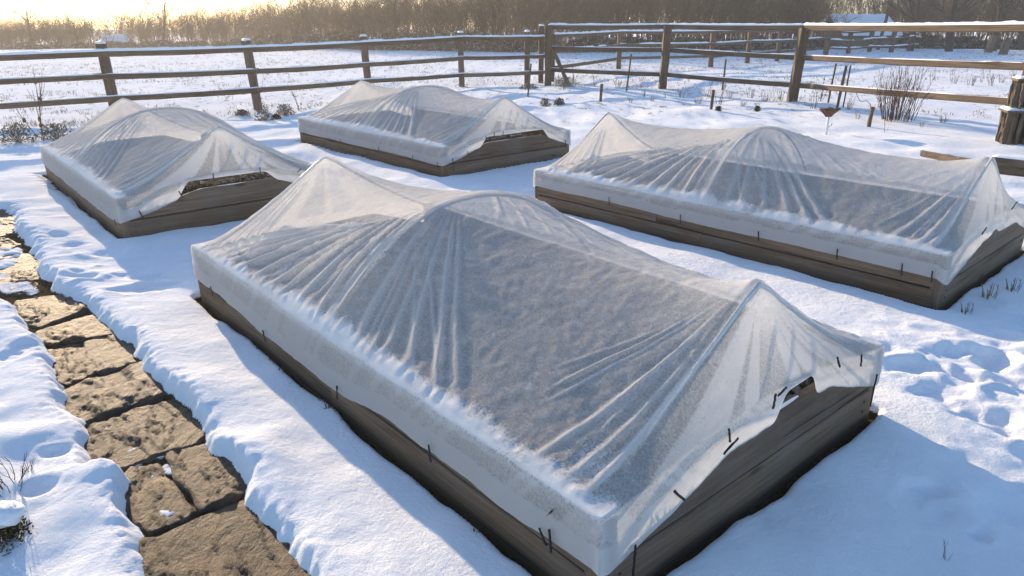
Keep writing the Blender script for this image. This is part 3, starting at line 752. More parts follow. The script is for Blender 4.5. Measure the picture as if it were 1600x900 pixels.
def make_stone(poly_px, label, th, seed):
    zt = -.050 + th
    pl = [at(x, y, zt) for x, y in poly_px]; pl = [(p.x, p.y) for p in pl]
    c = (sum(p[0] for p in pl) / len(pl), sum(p[1] for p in pl) / len(pl))
    out = []
    for i in range(len(pl)):
        a, e = np.array(pl[i]), np.array(pl[(i + 1) % len(pl)]); n = max(2, int(np.hypot(*(e - a)) / .022))
        for k in range(n):
            p = a + (e - a) * k / n
            sft = .014 * np.array([float(fbm(p[0] * 9, p[1] * 9, 3, seed)), float(fbm(p[0] * 9 + 40, p[1] * 9, 3, seed))])
            out.append(p + sft)
    ob = np.array(out); cc0 = ob.mean(0); rr = np.hypot(*(ob - cc0).T)[:, None]; ob = cc0 + (ob - cc0) * (1 + .022 / rr)
    for _ in range(1): ob = .5 * ob + .25 * (np.roll(ob, 1, 0) + np.roll(ob, -1, 0))
    st = .013
    X, Y = np.meshgrid(np.arange(ob[:, 0].min(), ob[:, 0].max(), st), np.arange(ob[:, 1].min(), ob[:, 1].max(), st))
    X = X.ravel(); Y = Y.ravel(); X = X + st * .35 * (vnoise(X.ravel() * 60, Y.ravel() * 60, 2) - .5); Y = Y + st * .35 * (vnoise(X * 55, Y * 55 + 9, 4) - .5)
    sd_ = sdist(X, Y, [tuple(p) for p in ob]); k = sd_ < -st * .6
    ins = np.stack([X[k], Y[k]], 1)
    nb = len(ob); pts = [Vector(p) for p in ob] + [Vector(p) for p in ins]
    vo, ed, fa, ov, oe, of = geometry.delaunay_2d_cdt(pts, [], [list(range(nb))], 1, 1e-5)
    P = np.array([(p.x, p.y) for p in vo])
    dd = seg_dist(P[:, 0], P[:, 1], [tuple(p) for p in ob])
    ca, sa = math.cos(R(38)), math.sin(R(38))
    u = P[:, 0] * ca + P[:, 1] * sa; q = -P[:, 0] * sa + P[:, 1] * ca
    n1 = fbm(u * 9, q * 3.2, 4, seed); lay = n1 * 4.2
    stp = np.floor(lay) + sstep(.55, .95, lay - np.floor(lay))          # riven layers
    z = zt + .0085 * np.clip(stp, -1, 2) + .0035 * fbm(P[:, 0] * 28, P[:, 1] * 28, 3, seed + 2) + .004 * fbm(P[:, 0] * 3, P[:, 1] * 3, 2, seed + 3)
    z = z - .010 * (1 - sstep(0, .014, dd))
    V = [(P[i, 0] - c[0], P[i, 1] - c[1], z[i] - zt) for i in range(len(P))]
    Fc = [tuple(x) for x in fa]
    # sides
    on_edge = {}
    for fc in Fc:
        for a, e in zip(fc, fc[1:] + fc[:1]): on_edge[(a, e)] = 1
    bnd = [(a, e) for (a, e) in on_edge if (e, a) not in on_edge]
    low = {}
    for a, e in bnd:
        for i in (a, e):
            if i not in low: low[i] = len(V); V.append((V[i][0] * 1.0, V[i][1] * 1.0, -.09))
        Fc.append((e, a, low[a], low[e]))
    o = mesh_obj('flagstone', V, Fc, M_STONE, None, Matrix.Translation((c[0], c[1], zt)), smooth=True)
    tag(o, label, 'flagstone', 'flagstones of the path')
for i, (pp, lb, th) in enumerate(STONES): make_stone(pp, lb, th, 200 + i * 7)

# ------------------------------------------------------------------ fences
def snow_cap_on(o, L, bw, z0, th, seed, gaps=0.0):
    v, f = snow_strip_vf(L, bw, z0, th, seed, gaps=gaps)
    return mesh_obj('snow_cap', v, f, M_SNOW, o, local=True, smooth=True)
def fence(label, posts, rails, pw, rail_h, rail_w, cap=.035, seed=0, lean=None, post_top=None, snow=True, rail_snow=(1, .5, .5), topcap=True, side=-1):
    """posts: list of ground points; rails: list of height lists, one height per post"""
    root = empty('timber_fence', posts[0], 0, label, 'fence', 'post and rail fences')
    for i, p in enumerate(posts):
        ln = (lean[i] if lean else (0, 0)); zt = post_top[i]
        top = p + Vector((ln[0], ln[1], zt))
        o = beam('post', p - Vector((0, 0, .3)), top, pw, pw, M_FENCE, root, up=Vector((0, 1, 0)), seg=8, rough=pw * .035, bev=.014, seed=seed + i)
        if topcap:
            L = zt + .3; tb = TB(); tb.blob((L + .012, 0, 0), .042, pw * .56, pw * .56, seed + i, 8)
            tb.build('snow_cap', M_SNOW, o, local=True, smooth=True)
    for k, hs in enumerate(rails):
        for i in range(len(posts) - 1):
            if hs[i] is None or hs[i + 1] is None: continue
            a = posts[i] + Vector((0, 0, hs[i])); b2 = posts[i + 1] + Vector((0, 0, hs[i + 1]))
            dr = (b2 - a); dr.z = 0; dr.normalize(); nrm = Vector((-dr.y, dr.x, 0)) * side * (pw / 2 + rail_w / 2 - .012)
            a = a + nrm - dr * .06; b2 = b2 + nrm + dr * .06
            o = beam('rail', a, b2, rail_w, rail_h, M_FENCE, root, seg=10, rough=.004, bev=.012, seed=seed * 3 + i * 7 + k, sag=.012)
            if rail_snow[k]:
                v, f = snow_strip_vf((b2 - a).length, rail_w * 1.12, rail_h / 2 - .004, cap * rail_snow[k], seed + i * 5 + k * 11, .07, 0 if k == 0 else .42)
                LL = (b2 - a).length; v = [(x, y, z - .012 * 4 * (x / LL) * (1 - x / LL)) for x, y, z in v]
                mesh_obj('snow_cap', v, f, M_SNOW, o, local=True, smooth=True)
    return root
def G(x, y): return Vector((x, y, gz(x, y)))
lp_ = [G(-13.5, 10.2), G(-10.9, 11.75), G(-7.5, 13.95), G(-5.28, 15.4), G(-3.48, 18.1), G(-1.4, 20.75), G(.44, 22.0), G(.86, 22.25)]
fence('weathered three rail fence with round snow knobs along the open field, left of the corner', lp_,
      [[1.08, 1.10, 1.15, 1.20, 1.22, 1.28, 1.28, 1.28], [.70, .72, .75, .775, .75, .77, .77, .77], [.30, .31, .35, .41, .37, .32, .32, .32]],
      .15, .105, .05, .04, 11, lean=[(0, 0), (-.03, 0), (-.04, 0), (-.10, 0), (-.05, 0), (.0, 0), (0, 0), (0, 0)], post_top=[1.25, 1.27, 1.32, 1.37, 1.38, 1.42, 1.45, 1.60], rail_snow=(1, .45, .45))
rp_ = [G(1.02, 21.25), G(3.98, 19.75), G(6.28, 16.65), G(7.60, 11.0), G(8.9, 6.5)]
fence('tall three rail fence with snow on its top rail, right of the corner', rp_,
      [[1.56, 1.56, 1.57, 1.63, 1.64], [1.0, .99, .95, 1.09, 1.1], [.42, .37, .36, .58, .6]],
      .19, .115, .06, .042, 31, lean=[(0, 0), (.04, 0), (.10, 0), (.06, 0), (0, 0)], post_top=[1.6, 1.58, 1.56, 1.6, 1.6], rail_snow=(1, .3, .3), topcap=False, side=1)
bp_ = [G(1.2, 22.6), at(966, 108) + Vector((0, 0, 0)), at(1110, 104), at(1167, 99), at(1214, 95), at(1290, 88)]
for p in bp_: p.z = gz(p.x, p.y)
fence('snow edged paddock fence behind the tall fence, running back from the corner', bp_,
      [[1.30] * 6, [.86] * 6, [.40] * 6], .17, .10, .06, .05, 51, post_top=[1.35] * 6, rail_snow=(1, .8, 0), topcap=False)
fp_ = [at(1290, 84), at(1325, 83), at(1358, 81), at(1392, 82), at(1420, 80), at(1438, 70)]
for p in fp_: p.z = gz(p.x, p.y)
fence('farthest paddock fence with sagging snowy rails under the dark trees', fp_,
      [[1.15, 1.1, 1.15, 1.2, 1.25, 1.2], [.7, .66, .7, .75, .8, .75], [.3, .26, .3, .3, .35, .3]], .20, .09, .06, .07, 71, post_top=[1.3, 1.25, 1.2, 1.3, 1.3, 1.2], rail_snow=(1, 1, .8), topcap=False)

# leaning brace beside the corner posts
c0 = G(1.55, 21.0); br = beam('fence_brace', c0 + Vector((.1, 0, -.1)), c0 + Vector((-.42, .15, .95)), .09, .09, M_FENCE, None, seg=8, rough=.006, seed=5)
tag(br, 'short timber brace leaning against the fence corner post', 'brace')

# old gate pillar at the right edge: a post cased in planks on a stepped base
pp = at(1586, 226); root = empty('gate_pillar', pp, R(-20), 'old brown cased gate pillar with snowy ledges at the right edge of the photo', 'gate pillar')
RM = wmat(root)
def lb(name, x, y, za, zb, bw, bd, mat=M_OLD, seed=0, lean=0.0):
    return beam(name, RM @ Vector((x, y, za)), RM @ Vector((x + lean, y, zb)), bw, bd, mat, root, up=RM.to_3x3() @ Vector((0, 1, 0)), seg=8, rough=.008, bev=.012, seed=seed)
lb('core_post', 0, 0, -.1, 1.72, .19, .19, seed=3, lean=.02)
for i in range(4):
    for j, yy in ((0, -.185), (1, .185)): lb('casing_plank', -.145 + .097 * i, yy, -.05, .48 + .02 * (i % 2), .05, .09, seed=i + 10 * j)
    for j, xx in ((0, -.185), (1, .185)): lb('casing_plank', xx, -.145 + .097 * i, -.05, .47 + .02 * (i % 2), .09, .05, seed=i + 10 * j + 30)
for i in range(3):
    for j, yy in ((0, -.155), (1, .155)): lb('casing_plank', -.10 + .10 * i, yy, .5, .92 + .02 * (i % 2), .045, .095, seed=i + 10 * j + 60)
    for j, xx in ((0, -.155), (1, .155)): lb('casing_plank', xx, -.10 + .10 * i, .5, .93, .095, .045, seed=i + 10 * j + 80)
for z, hw in ((.495, .26), (.935, .20)):
    b1 = beam('ledge', RM @ Vector((-hw, 0, z)), RM @ Vector((hw, 0, z)), hw * 2, .035, M_OLD, root, seg=6, rough=.006, seed=int(z * 100))
    snow_cap_on(b1, hw * 2, hw * 1.9, .015, .035, int(z * 50))

# low timber edged bed behind the right bed
ep = [at(1440, 241), at(1553, 268), at(1740, 296)]
root = empty('timber_edging', ep[0], 0, 'low dark timber edging behind the bed nearest the old gate pillar', 'bed edging')
beam('edging_board', ep[0] + Vector((0, 0, .0)), ep[1] + Vector((-.03, .02, .06)), .045, .12, M_OLD, root, seg=10, rough=.005, seed=4)
e2 = beam('edging_board', ep[1] + Vector((-.05, 0, .07)), ep[2] + Vector((0, 0, .09)), .06, .24, M_OLD, root, seg=10, rough=.006, seed=6)
snow_cap_on(e2, (ep[2] - ep[1]).length, .055, .118, .03, 8)

# ------------------------------------------------------------------ stakes, bird bath
STK = [(824, 151, 50, .035, 'thin rusty stake in front of the fence corner'), (938, 159, 25, .06, 'short thick stake stub standing alone in the snow near the fence corner'),
       (978, 143, 55, .04, 'tall slender stake leaning right, between the first two tall fence posts'), (1110, 174, 28, .05, 'short stub stake in front of the second tall fence span'),
       (1128, 142, 46, .04, 'slanting stake right of the second tall fence post'), (1293, 164, 58, .035, 'leftmost of three close thin stakes by the third tall fence post'),
       (1307, 168, 64, .05, 'thickest of three close thin stakes by the third tall fence post'), (1317, 167, 62, .03, 'rightmost of three close thin stakes by the third tall fence post'),
       (1357, 197, 28, .055, 'knobbly stub stake with wire tied to it, beside the red brown shrub')]
for i, (x, y, hp, tk, lbl) in enumerate(STK):
    p = on(x, y); h = hp / px_per_m(p.y); rg = random.Random(i)
    root = beam('stake', p - Vector((0, 0, .12)), p + Vector((rg.uniform(0, .09), 0, h)), tk, tk, M_FENCE, None, up=Vector((0, 1, 0)), seg=6, rough=tk * .09, bev=.01, seed=i)
    tag(root, lbl, 'stake', 'stakes in the snow')
    if hp < 30:
        tb = TB(); tb.blob((h + .12, 0, 0), .03, tk * .75, tk * .75, i, 7); tb.build('knob', M_OLD, root, local=True)
    if i == 8:
        a = p + Vector((0, 0, h)); tb = TB()
        pts = [a + Vector((-.38 * k / 8, 0, .30 * k / 8 + .05 * math.sin(k))) for k in range(9)]
        tb.tube(pts, .008, .006, 4); tb.build('tie_wire', M_WIRE, root)
p = on(1291, 206); k = px_per_m(p.y)
root = empty('bird_feeder', p, 0, 'rusty bowl feeder on a thin white post behind the bed nearest the gate pillar', 'bird feeder')
tb = TB(); tb.tube([(0, 0, -.1), (.004, 0, .15), (0, 0, .33)], .021, .019, 8); tb.build('post', mat_plain('white_paint_post', (.7, .7, .7), .5), root, local=True, smooth=True)
v = []; prof = [(.0, .30), (.05, .30), (.075, .335), (.145, .395), (.165, .415), (.15, .425), (.0, .40)]
for r_, z in prof:
    for a in range(20): v.append((r_ * math.cos(a * math.pi / 10) * (1 + .08 * math.sin(a * 2.1)), r_ * math.sin(a * math.pi / 10), z + .012 * math.sin(a * 1.7 + r_ * 9)))
mesh_obj('bowl', v, grid_faces(len(prof), 20, 0, True), M_RUST, root, local=True, smooth=True)
tb = TB(); tb.tube([(.02, 0, .12), (.07, .0, .15), (.075, 0, .19)], .006, .005, 5); tb.build('hook', M_RUST, root, local=True)

# ------------------------------------------------------------------ plants: shrub, dry stems, tufts, foreground moss clumps
def stems_vf(tb, rg, n, h, spread, r, base=.08, wig=.06, fork=0.5, lean=0.0):
    for i in range(n):
        a = rg.uniform(0, 6.283); rr = base * math.sqrt(rg.random()); p = Vector((rr * math.cos(a), rr * math.sin(a), -.03)); hh = h * rg.uniform(.45, 1.0)
        d = Vector((math.cos(a) * spread * rg.random() + lean, math.sin(a) * spread * rg.random(), 1)).normalized(); pts = [p]; m = 5
        for k in range(m):
            d = (d + Vector((rg.uniform(-wig, wig), rg.uniform(-wig, wig), 0))).normalized(); p = p + d * hh / m; pts.append(p.copy())
        tb.tube(pts, r, r * .45, 3)
        if rg.random() < fork:
            for q in range(rg.randint(1, 3)):
                s_ = pts[rg.randint(2, m - 1)]; dd = (d + Vector((rg.uniform(-.7, .7), rg.uniform(-.7, .7), .1))).normalized()
                tb.tube([s_, s_ + dd * hh * .13, s_ + dd * hh * .22 + Vector((0, 0, hh * .06))], r * .6, r * .35, 3)
p = on(1402, 186); tb = TB(); rg = random.Random(21); stems_vf(tb, rg, 70, 1.1, .36, .0065, .30, .09, .95)
o = tb.build('bare_shrub', M_TWIGR, None, Matrix.Translation(p)); tag(o, 'red brown multi stemmed bare shrub in the snow before the lower fence rail', 'shrub')
def tuft(n, h, seed, heads=False):
    tb = TB(); rg = random.Random(seed); stems_vf(tb, rg, n, h, .45, .006, .07, .10, .35)
    if heads:
        for i in range(5):
            q = tb.v[rg.randrange(len(tb.v))]; tb.blob(q, .02, .02, .03, i, 5)
    return tb
P_TUFT = [tuft(5, .62, 1), tuft(9, .38, 2), tuft(4, .85, 3, True), tuft(14, .22, 4)]
WEED_DATA = []
for i, tb in enumerate(P_TUFT):
    me = bpy.data.meshes.new('dry_stems'); me.from_pydata([tuple(q) for q in tb.v], [], tb.f); me.materials.append(M_GRASS if i % 2 else M_TWIGR); me.update(); WEED_DATA.append(me)
def weed(p, kind, rz, sc_, label, group, name='dry_weed'):
    o = bpy.data.objects.new(name, WEED_DATA[kind]); col.objects.link(o)
    o.matrix_basis = Matrix.Translation(p) @ Matrix.Rotation(rz, 4, 'Z') @ Matrix.Scale(sc_, 4)
    return tag(o, label, 'weed', group)
rg = random.Random(5)
W1 = [(1066, 150, 1, .8), (1105, 150, 0, .7), (1122, 160, 0, .9), (1172, 150, 1, .9), (1195, 156, 1, .8), (1206, 150, 0, .7), (1270, 168, 0, 1.0), (1280, 160, 2, .8), (1376, 170, 0, .9), (1325, 170, 1, .8),
      (1008, 150, 1, .7), (1040, 152, 1, .5), (1000, 140, 0, .7), (965, 138, 1, .8), (930, 135, 0, .7), (1140, 150, 1, .6), (880, 140, 1, .8), (895, 128, 2, .8), (870, 130, 1, 1.0), (1222, 155, 1, .8), (1340, 185, 1, .6),
      (1440, 196, 1, .4), (1384, 205, 0, .4), (1475, 190, 3, .8), (1090, 160, 3, .9), (1185, 170, 3, .8), (1160, 165, 3, .7), (1020, 158, 3, .7), (985, 160, 3, .6)]
for x, y, k, s_ in W1: weed(on(x, y), k, rg.uniform(0, 6), s_ * rg.uniform(.85, 1.15), 'thin dry weed stalks in the snow along the tall fence', 'dry weeds along the tall fence')
for x, y, k, s_ in [(1490, 130, 1, .9), (1515, 135, 1, 1.1), (1550, 135, 1, 1.2), (1565, 128, 1, 1.0), (1535, 128, 0, .7), (1487, 118, 0, .8), (1240, 125, 1, .8), (1140, 130, 1, .7), (1460, 125, 0, .7), (1580, 122, 1, .9), (1075, 125, 1, .7), (1320, 130, 1, .7)]:
    weed(on(x, y), k, rg.uniform(0, 6), s_, 'brown seed stalks in the paddock beyond the tall fence', 'dry weeds in the paddock')
weed(on(66, 214), 2, .4, 1.35, 'tallest dry seed stalks, by the field fence at the left edge of the photo', None)
weed(on(470, 172), 2, 2.0, .75, 'pair of dry stalks at the foot of the leaning fence post', None)
def bush_vf(seed, n, r, h, leaf, tw=30):
    tb = TB(); rg = random.Random(seed)
    for i in range(tw):
        a = rg.uniform(0, 6.28); d = Vector((math.cos(a) * rg.uniform(.2, 1), math.sin(a) * rg.uniform(.2, 1), rg.uniform(.3, 1.2))).normalized(); p = Vector((0, 0, -.02))
        tb.tube([p, p + d * h * .5, p + d * h * rg.uniform(.7, 1.15) + Vector((0, 0, rg.uniform(-.02, .04)))], .004, .002, 3)
    for i in range(n):
        a = rg.uniform(0, 6.28); q = rg.random() ** .6; zz = rg.random() ** 1.3
        p = Vector((math.cos(a) * r * q * (1 - .5 * zz), math.sin(a) * r * q * (1 - .5 * zz), zz * h))
        tb.leaf(p, Vector((rg.uniform(-1, 1), rg.uniform(-1, 1), rg.uniform(-.2, 1))), Vector((rg.uniform(-1, 1), rg.uniform(-1, 1), 1)), leaf * rg.uniform(.6, 1.3), leaf * .42)
    return tb
for i, (x, y, r, h, m, lbl) in enumerate([(28, 222, .30, .26, M_GRASS, 'frosted low bush at the left edge of the photo by the fence'), (88, 216, .34, .22, M_GRASS, 'frosted low bush behind the left cover corner'),
        (412, 186, .18, .30, M_GRASS, 'frosted clump at the foot of the leaning fence post'), (446, 178, .22, .2, M_GRASS, 'small frosted clump right of the leaning fence post'),
        (378, 178, .16, .10, M_MOSS, 'low dark tuft left of the leaning fence post'), (432, 184, .1, .07, M_MOSS, 'tiny dark tuft in the snow before the leaning fence post'),
        (852, 164, .15, .15, M_GRASS, 'yellow grass tuft between the back bed and fence corner'), (874, 163, .15, .13, M_MOSS, 'dark tuft beside the yellow grass tuft'),
        (884, 136, .35, .22, M_GRASS, 'tan brush heaped at the foot of the fence corner posts'), (1122, 176, .06, .08, M_MOSS, 'dark clod beside the short stub stake'), (1183, 174, .07, .09, M_MOSS, 'dark clod farther right in front of the second fence span'),
        (826, 138, .30, .10, M_FROSTY, 'frosted grass along the last field fence span')]):
    p = on(x, y); tb = bush_vf(40 + i, int(260 + 900 * r), r, h, .035 + .05 * r); o = tb.build('low_bush', m, None, Matrix.Translation(p)); tag(o, lbl, 'bush')
# foreground: mossy clump with snow pillows and twigs at the bottom left
p = on(16, 838); root = empty('mossy_clump', p, 0, 'dark mossy clump with snow pillow and thin twigs at the bottom left', 'plant')
bush_vf(77, 900, .10, .085, .02, 12).build('moss', M_MOSS, root, Matrix.Translation(p + Vector((-.02, 0, -.01))))
tb = TB(); tb.blob((-.02, .02, .085), .07, .06, .04, 3, 12); tb.build('snow_cap', M_SNOW, root, Matrix.Translation(p), smooth=True)
p = on(14, 770); rg = random.Random(9); tb = TB()
stems_vf(tb, rg, 12, .17, .6, .0022, .035, .35, .9); o = tb.build('twiggy_sprig', M_MOSS, None, Matrix.Translation(p)); tag(o, 'brown crooked sprig above the mossy clump at the left edge', 'sprig')
for k in range(30):
    pass
# small blades and twigs poking through the snow on the right
for x, y, k, s_, lbl in [(1480, 868, 0, .14, 'thin green twig poking from the shaded snow at the bottom right'), (1545, 470, 3, .55, 'short grass blades by the right bed end, middle of three'), (1510, 492, 3, .4, 'short grass blades nearest the lit footprints'), (1582, 458, 3, .5, 'short grass blades at the right edge near the right bed'),
                         (45, 740, 3, .25, 'tiny dead blades in the snow left of the path')]:
    weed(on(x, y), k, 1.0, s_, lbl, None, 'grass_tuft')
# moss and soil crumbs along the front bed's foot
b = BEDS[0]; rg = random.Random(33); tb = TB()
for i in range(900):
    d = rg.random() * b['L']; 
    if float(vnoise(np.array([d * 4.0]), np.array([1.0]), 8)[0]) < .45: continue
    q = np.array(b['c']) + b['u'] * d - b['v'] * abs(rg.gauss(.02, .018)); z = gz(q[0], q[1])
    for k in range(2): tb.leaf(Vector((q[0], q[1], z - .004)), Vector((rg.uniform(-1, 1), rg.uniform(-1, 1), rg.uniform(.2, 1))), Vector((0, 0, 1)), rg.uniform(.012, .035), .006)
o = tb.build('moss_fringe', M_MOSS); tag(o, 'dark moss fringe along the foot of the foreground bed', 'moss', kind='stuff')

# dead grass of the thinly snowed field, uncountable
rg = random.Random(808); tb = TB()
nS = 11000
gs = np.random.RandomState(4); yy = 12.5 + 34 * gs.rand(nS) ** 1.25; xx = (gs.rand(nS) - .5) * 2 * (yy * .82 + 1)
kp_ = (fbm(xx * .55, yy * .8, 4, 222) + .55 * fbm(xx * .14, yy * .2, 2, 223) > -.12) & (yy > 13.0 + .35 * xx * (xx < 0) * 0 + np.where(xx > 1, -.9 * (xx - 1) + 8, np.where(xx < -5, 1.0 + .7 * (xx + 5) * .9, 7.5 + 1.3 * xx)))
zz = ground_full(xx, yy)[0]
for x_, y_, z_ in zip(xx[kp_], yy[kp_], zz[kp_]):
    c_ = Vector((x_, y_, z_ - .01))
    for k in range(4):
        tb.leaf(c_ + Vector((rg.gauss(0, .05), rg.gauss(0, .05), 0)), Vector((rg.uniform(-.7, .7), rg.uniform(-.7, .7), 1)), Vector((rg.uniform(-1, 1), rg.uniform(-1, 1), .1)), rg.uniform(.04, .12), .012)
o = tb.build('field_grass', M_GRASS); tag(o, 'short dead grass poking through the thin snow of the field', 'grass', kind='stuff')

# ------------------------------------------------------------------ background scrub, trees, sheds
def branch(tb, p, d, L, r, lvl, rg, maxl, up=.12):
    m = 4; pts = [p]
    for k in range(m):
        d = (d + Vector((rg.gauss(0, .13), rg.gauss(0, .13), up * rg.random()))).normalized(); p = p + d * (L / m); pts.append(p.copy())
    tb.tube(pts, r, r * .5, 3 if lvl else 5)
    if lvl >= maxl: return
    n = rg.randint(3, 5) if lvl else rg.randint(5, 7)
    for i in range(n):
        t = rg.uniform(.25, 1.0); k = min(m - 1, int(t * m)); s_ = pts[k].lerp(pts[k + 1], t * m - k)
        a = rg.uniform(0, 6.28); o_ = d.orthogonal().normalized(); q = Matrix.Rotation(a, 3, d) @ o_
        branch(tb, s_, (d * rg.uniform(.6, 1.1) + q * rg.uniform(.45, .95)).normalized(), L * rg.uniform(.42, .68), r * .52, lvl + 1, rg, maxl, up)
def scrub_mesh(seed, h, n, maxl=3, width=1.2):
    tb = TB(); rg = random.Random(seed)
    for i in range(n):
        a = rg.uniform(0, 6.28); p = Vector((rg.gauss(0, width * .5), rg.gauss(0, width * .35), -.1))
        d = Vector((math.cos(a) * .28, math.sin(a) * .28, 1)).normalized()
        branch(tb, p, d, h * rg.uniform(.45, .8), .028, 0, rg, maxl, .10)
    me = bpy.data.meshes.new('bare_scrub'); me.from_pydata([tuple(q) for q in tb.v], [], tb.f); me.materials.append(M_TWIG); me.update()
    return me
SCRUB = [scrub_mesh(s_, 4.2, 15, 3, 1.6) for s_ in (1, 2, 3, 4, 5)]
BRM = []
for s_ in (1, 2, 3):
    tb = bush_vf(300 + s_, 2600, 1.1, 1.0, .16, 60); me = bpy.data.meshes.new('bramble'); me.from_pydata([tuple(q) for q in tb.v], [], tb.f); me.materials.append(M_FROSTY); me.update(); BRM.append(me)
def inst(me, name, p, rz, sx, sz, label, cat, group):
    o = bpy.data.objects.new(name, me); col.objects.link(o)
    o.matrix_basis = Matrix.Translation(p) @ Matrix.Rotation(rz, 4, 'Z') @ Matrix.Diagonal((sx, sx, sz, 1))
    return tag(o, label, cat, group)
rg = random.Random(99)
def edge_y(px):                                                        # row where the snow field meets the scrub
    return float(np.interp(px, [-200, 0, 170, 400, 520, 700, 860, 1000, 1280, 1450, 1800], [71, 71, 71, 69, 75, 79, 81, 80, 76, 72, 72]))
def top_h(px):
    return float(np.interp(px, [-200, 0, 60, 150, 240, 300, 400, 500, 700, 900, 1200, 1800], [2.5, 2.6, 3.0, 2.8, 3.2, 3.2, 3.5, 4.2, 4.6, 5.0, 5.4, 5.6]))
for row, (dy, lbl) in enumerate(((1.0, 'brown bare scrub along the far edge of the field'), (4.5, 'brown bare scrub along the far edge of the field'), (9.0, 'brown bare scrub along the far edge of the field'))):
    x = -260
    while x < 1900:
        p = at(x, edge_y(x)); dirv = Vector((p.x, p.y, 0)).normalized(); p = p + dirv * (dy + rg.uniform(-1, 1.2)); p.z = gz(p.x, p.y)
        h = top_h(x) * rg.uniform(.75, 1.12) * (1 + .05 * row)
        if not ((row == 0 and rg.random() < .12) or (row < 2 and (1285 < x < 1385 or 150 < x < 212))):
            inst(SCRUB[rg.randrange(5)], 'bare_scrub', p, rg.uniform(0, 6.28), rg.uniform(.75, 1.1) * (.75 if x < 420 else 1.0), h / 4.2, lbl, 'scrub', 'bare scrub edging the field')
        x += rg.uniform(17, 40) + 8 * row
x = -240
while x < 1900:
    p = at(x, edge_y(x) + .6); dirv = Vector((p.x, p.y, 0)).normalized(); p = p + dirv * rg.uniform(-.3, .6); p.z = gz(p.x, p.y)
    if not (1300 < x < 1375): inst(BRM[rg.randrange(3)], 'bramble_bush', p, rg.uniform(0, 6.28), rg.uniform(.7, 1.15), rg.uniform(.55, 1.0) * (.55 if x < 400 else 1), 'frosted dark bramble at the foot of the brown scrub', 'bramble', 'frosted brambles below the scrub')
    x += rg.uniform(22, 36)
# standing trees that can be told apart
def tree(px, y, h, label, seed, lean=0.0, maxl=4, tr=.13):
    p = at(px, y); p.z = gz(p.x, p.y); root = empty('bare_tree', p, 0, label, 'tree')
    rg = random.Random(seed); tb = TB(); d = Vector((lean, 0, 1)).normalized(); pts = [Vector((0, 0, -.2))]; q = pts[0]
    for k in range(8):
        d = (d + Vector((rg.gauss(0, .06), rg.gauss(0, .06), .03))).normalized(); q = q + d * h * .085; pts.append(q.copy())
    tb.tube(pts, tr, tr * .55, 8); tb.build('trunk', M_BARK, root, local=True, smooth=True)
    cb = TB()
    for i in range(9):
        s_ = pts[rg.randint(3, 8)]; a = rg.uniform(0, 6.28); up_ = rg.uniform(.25, 1.1)
        branch(cb, s_, Vector((math.cos(a), math.sin(a), up_)).normalized(), h * rg.uniform(.26, .42), tr * .42, 1, rg, maxl, .09)
    cb.build('crown', M_TWIG if tr < .12 else M_BARK, root, local=True)
tree(1482, 81, 6.5, 'dark thick trunked tree behind the farthest paddock fence', 3, .0, 4, .22)
tree(1552, 79, 7.5, 'spreading dark tree with leaning trunk at the right of the wood', 6, -.12, 4, .20)
tree(1592, 77, 7.0, 'dark tree beside the spreading one at the right edge', 9, .1, 4, .18)
tree(1424, 80, 7.5, 'many branched brown tree right of the leaning pole', 12, .05, 4, .14)
tree(50, 71, 4.2, 'slim bare tree rising above the hazy scrub near the left edge', 15, .02, 4, .07)
tree(122, 71, 2.9, 'small rounded bare tree rising above hazy scrub, right of the slim tree', 18, 0, 4, .06)
tree(254, 70, 4.6, 'open crowned bare tree against the glowing sky, left part of the scrub', 22, .02, 4, .09)
tree(620, 78, 6.5, 'tall thin twiggy tree over the middle of the scrub', 25, .0, 4, .09)
tree(770, 79, 7.0, 'tall thin twiggy tree over the scrub, straight beyond the field fence corner', 28, .0, 4, .09)
for i, (x, y, h, l, lbl) in enumerate([(1543, 82, .9, .16, 'leaning cut stump post left of the pair by the dark trees'), (1566, 85, .8, .12, 'cut stump post right of the pair by the dark trees')]):
    p = on(x, y); o = beam('stump_post', p - Vector((0, 0, .1)), p + Vector((l, 0, h)), .3, .3, M_OLD, None, up=Vector((0, 1, 0)), seg=6, rough=.02, seed=i); tag(o, lbl, 'stump post')
p = on(1371, 78); o = beam('leaning_pole', p, p + Vector((.55, 0, 4.6)), .16, .16, M_FENCE, None, up=Vector((0, 1, 0)), seg=10, rough=.01, taper=.25, seed=2); tag(o, 'pale leaning pole in front of the snowy shed roof', 'pole')
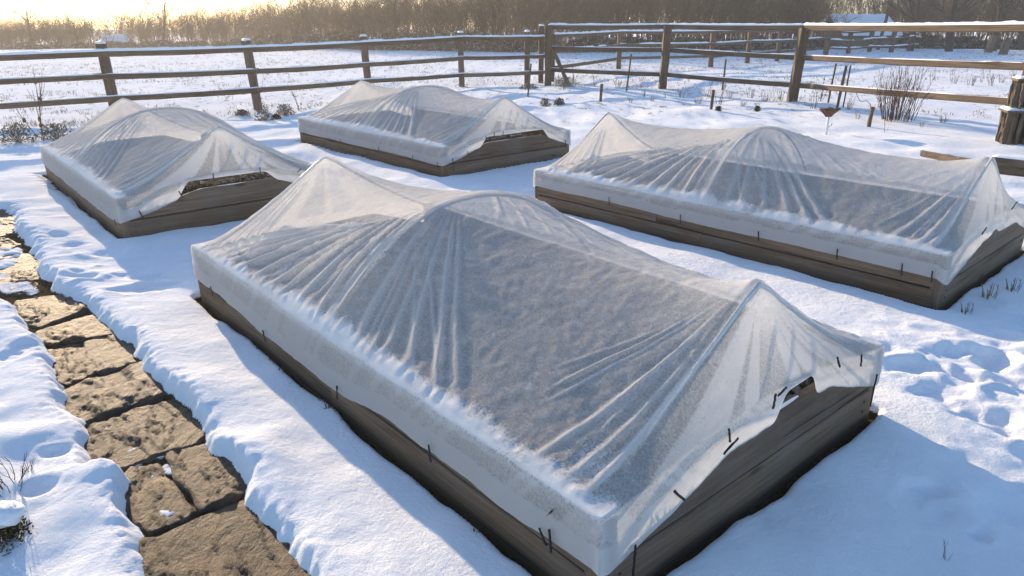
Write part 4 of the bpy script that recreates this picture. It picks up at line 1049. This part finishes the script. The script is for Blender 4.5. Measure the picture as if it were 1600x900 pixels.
def shed(px, y, push, wd, dp, hw, hr, rz, label):
    p = at(px, y); dirv = Vector((p.x, p.y, 0)).normalized(); p = p + dirv * push; p.z = gz(p.x, p.y)
    root = empty('garden_shed', p, rz, label, 'shed'); a, c = wd / 2, dp / 2
    v = [(-a, -c, -.2), (a, -c, -.2), (a, c, -.2), (-a, c, -.2), (-a, -c, hw), (a, -c, hw), (a, c, hw), (-a, c, hw), (-a, 0, hw + hr), (a, 0, hw + hr)]
    mesh_obj('wall', v, [(0, 1, 5, 4), (1, 2, 6, 9, 5), (2, 3, 7, 6), (3, 0, 4, 8, 7), (0, 3, 2, 1)], M_SHEDW, root, local=True)
    rv = []; rf = []
    for sgn in (-1, 1):
        for th_ in (0.02, .16):
            for i in range(13):
                xx = -a - .15 + (wd + .3) * i / 12
                for j in range(5):
                    t_ = j / 4; rv.append((xx, sgn * (c + .2) * t_, hw + hr - (hr + .12) * t_ + th_ + (.03 * math.sin(i * 1.9 + j) if th_ > .1 else 0)))
    for k in range(4):
        rf += grid_faces(13, 5, k * 65)
    for k in (0, 130):
        for i in range(12): rf.append((k + i * 5 + 4, k + i * 5 + 9, k + 65 + i * 5 + 9, k + 65 + i * 5 + 4))
        for j in range(4):
            rf.append((k + j, k + j + 1, k + 65 + j + 1, k + 65 + j)); rf.append((k + 60 + j, k + 61 + j, k + 125 + j + 1, k + 125 + j))
    mesh_obj('roof', rv, rf, M_SNOW, root, local=True, smooth=True)
shed(1334, 76, 2.6, 4.0, 3.0, .9, 1.05, R(12), 'low shed with a snow covered pitched roof in the scrub')
shed(186, 71, 7.0, 1.7, 2.2, .45, .55, R(8), 'hazy hut with snowy roof between bushes on the left')
# far wood on the hazy left, one mass
tb_v = []; tb_f = []; rg = random.Random(404)
base = [scrub_mesh(900 + k, 5.5, 5, 2, 2.0) for k in range(2)]
bv = [np.array([tuple(q.co) for q in me.vertices]) for me in base]; bf = [[tuple(f.vertices) for f in me.polygons] for me in base]
off = 0
for i in range(150):
    a = R(rg.uniform(-48, 20)); dist = rg.uniform(95, 150); x_, y_ = math.sin(a) * dist, math.cos(a) * dist; k = rg.randrange(2); s_ = rg.uniform(.8, 1.3); c_, n_ = math.cos(i), math.sin(i)
    q = bv[k] * s_; q = np.stack([q[:, 0] * c_ * 1.6 - q[:, 1] * n_ * 1.6 + x_, q[:, 0] * n_ + q[:, 1] * c_ + y_, q[:, 2] * .95 + gz(x_, y_)], 1)
    tb_v.append(q); tb_f += [tuple(z + off for z in f) for f in bf[k]]; off += len(q)
o = mesh_obj('far_woodland', np.concatenate(tb_v), tb_f, M_TWIG); tag(o, 'pale hazy woodland far beyond the field', 'woodland', kind='stuff')
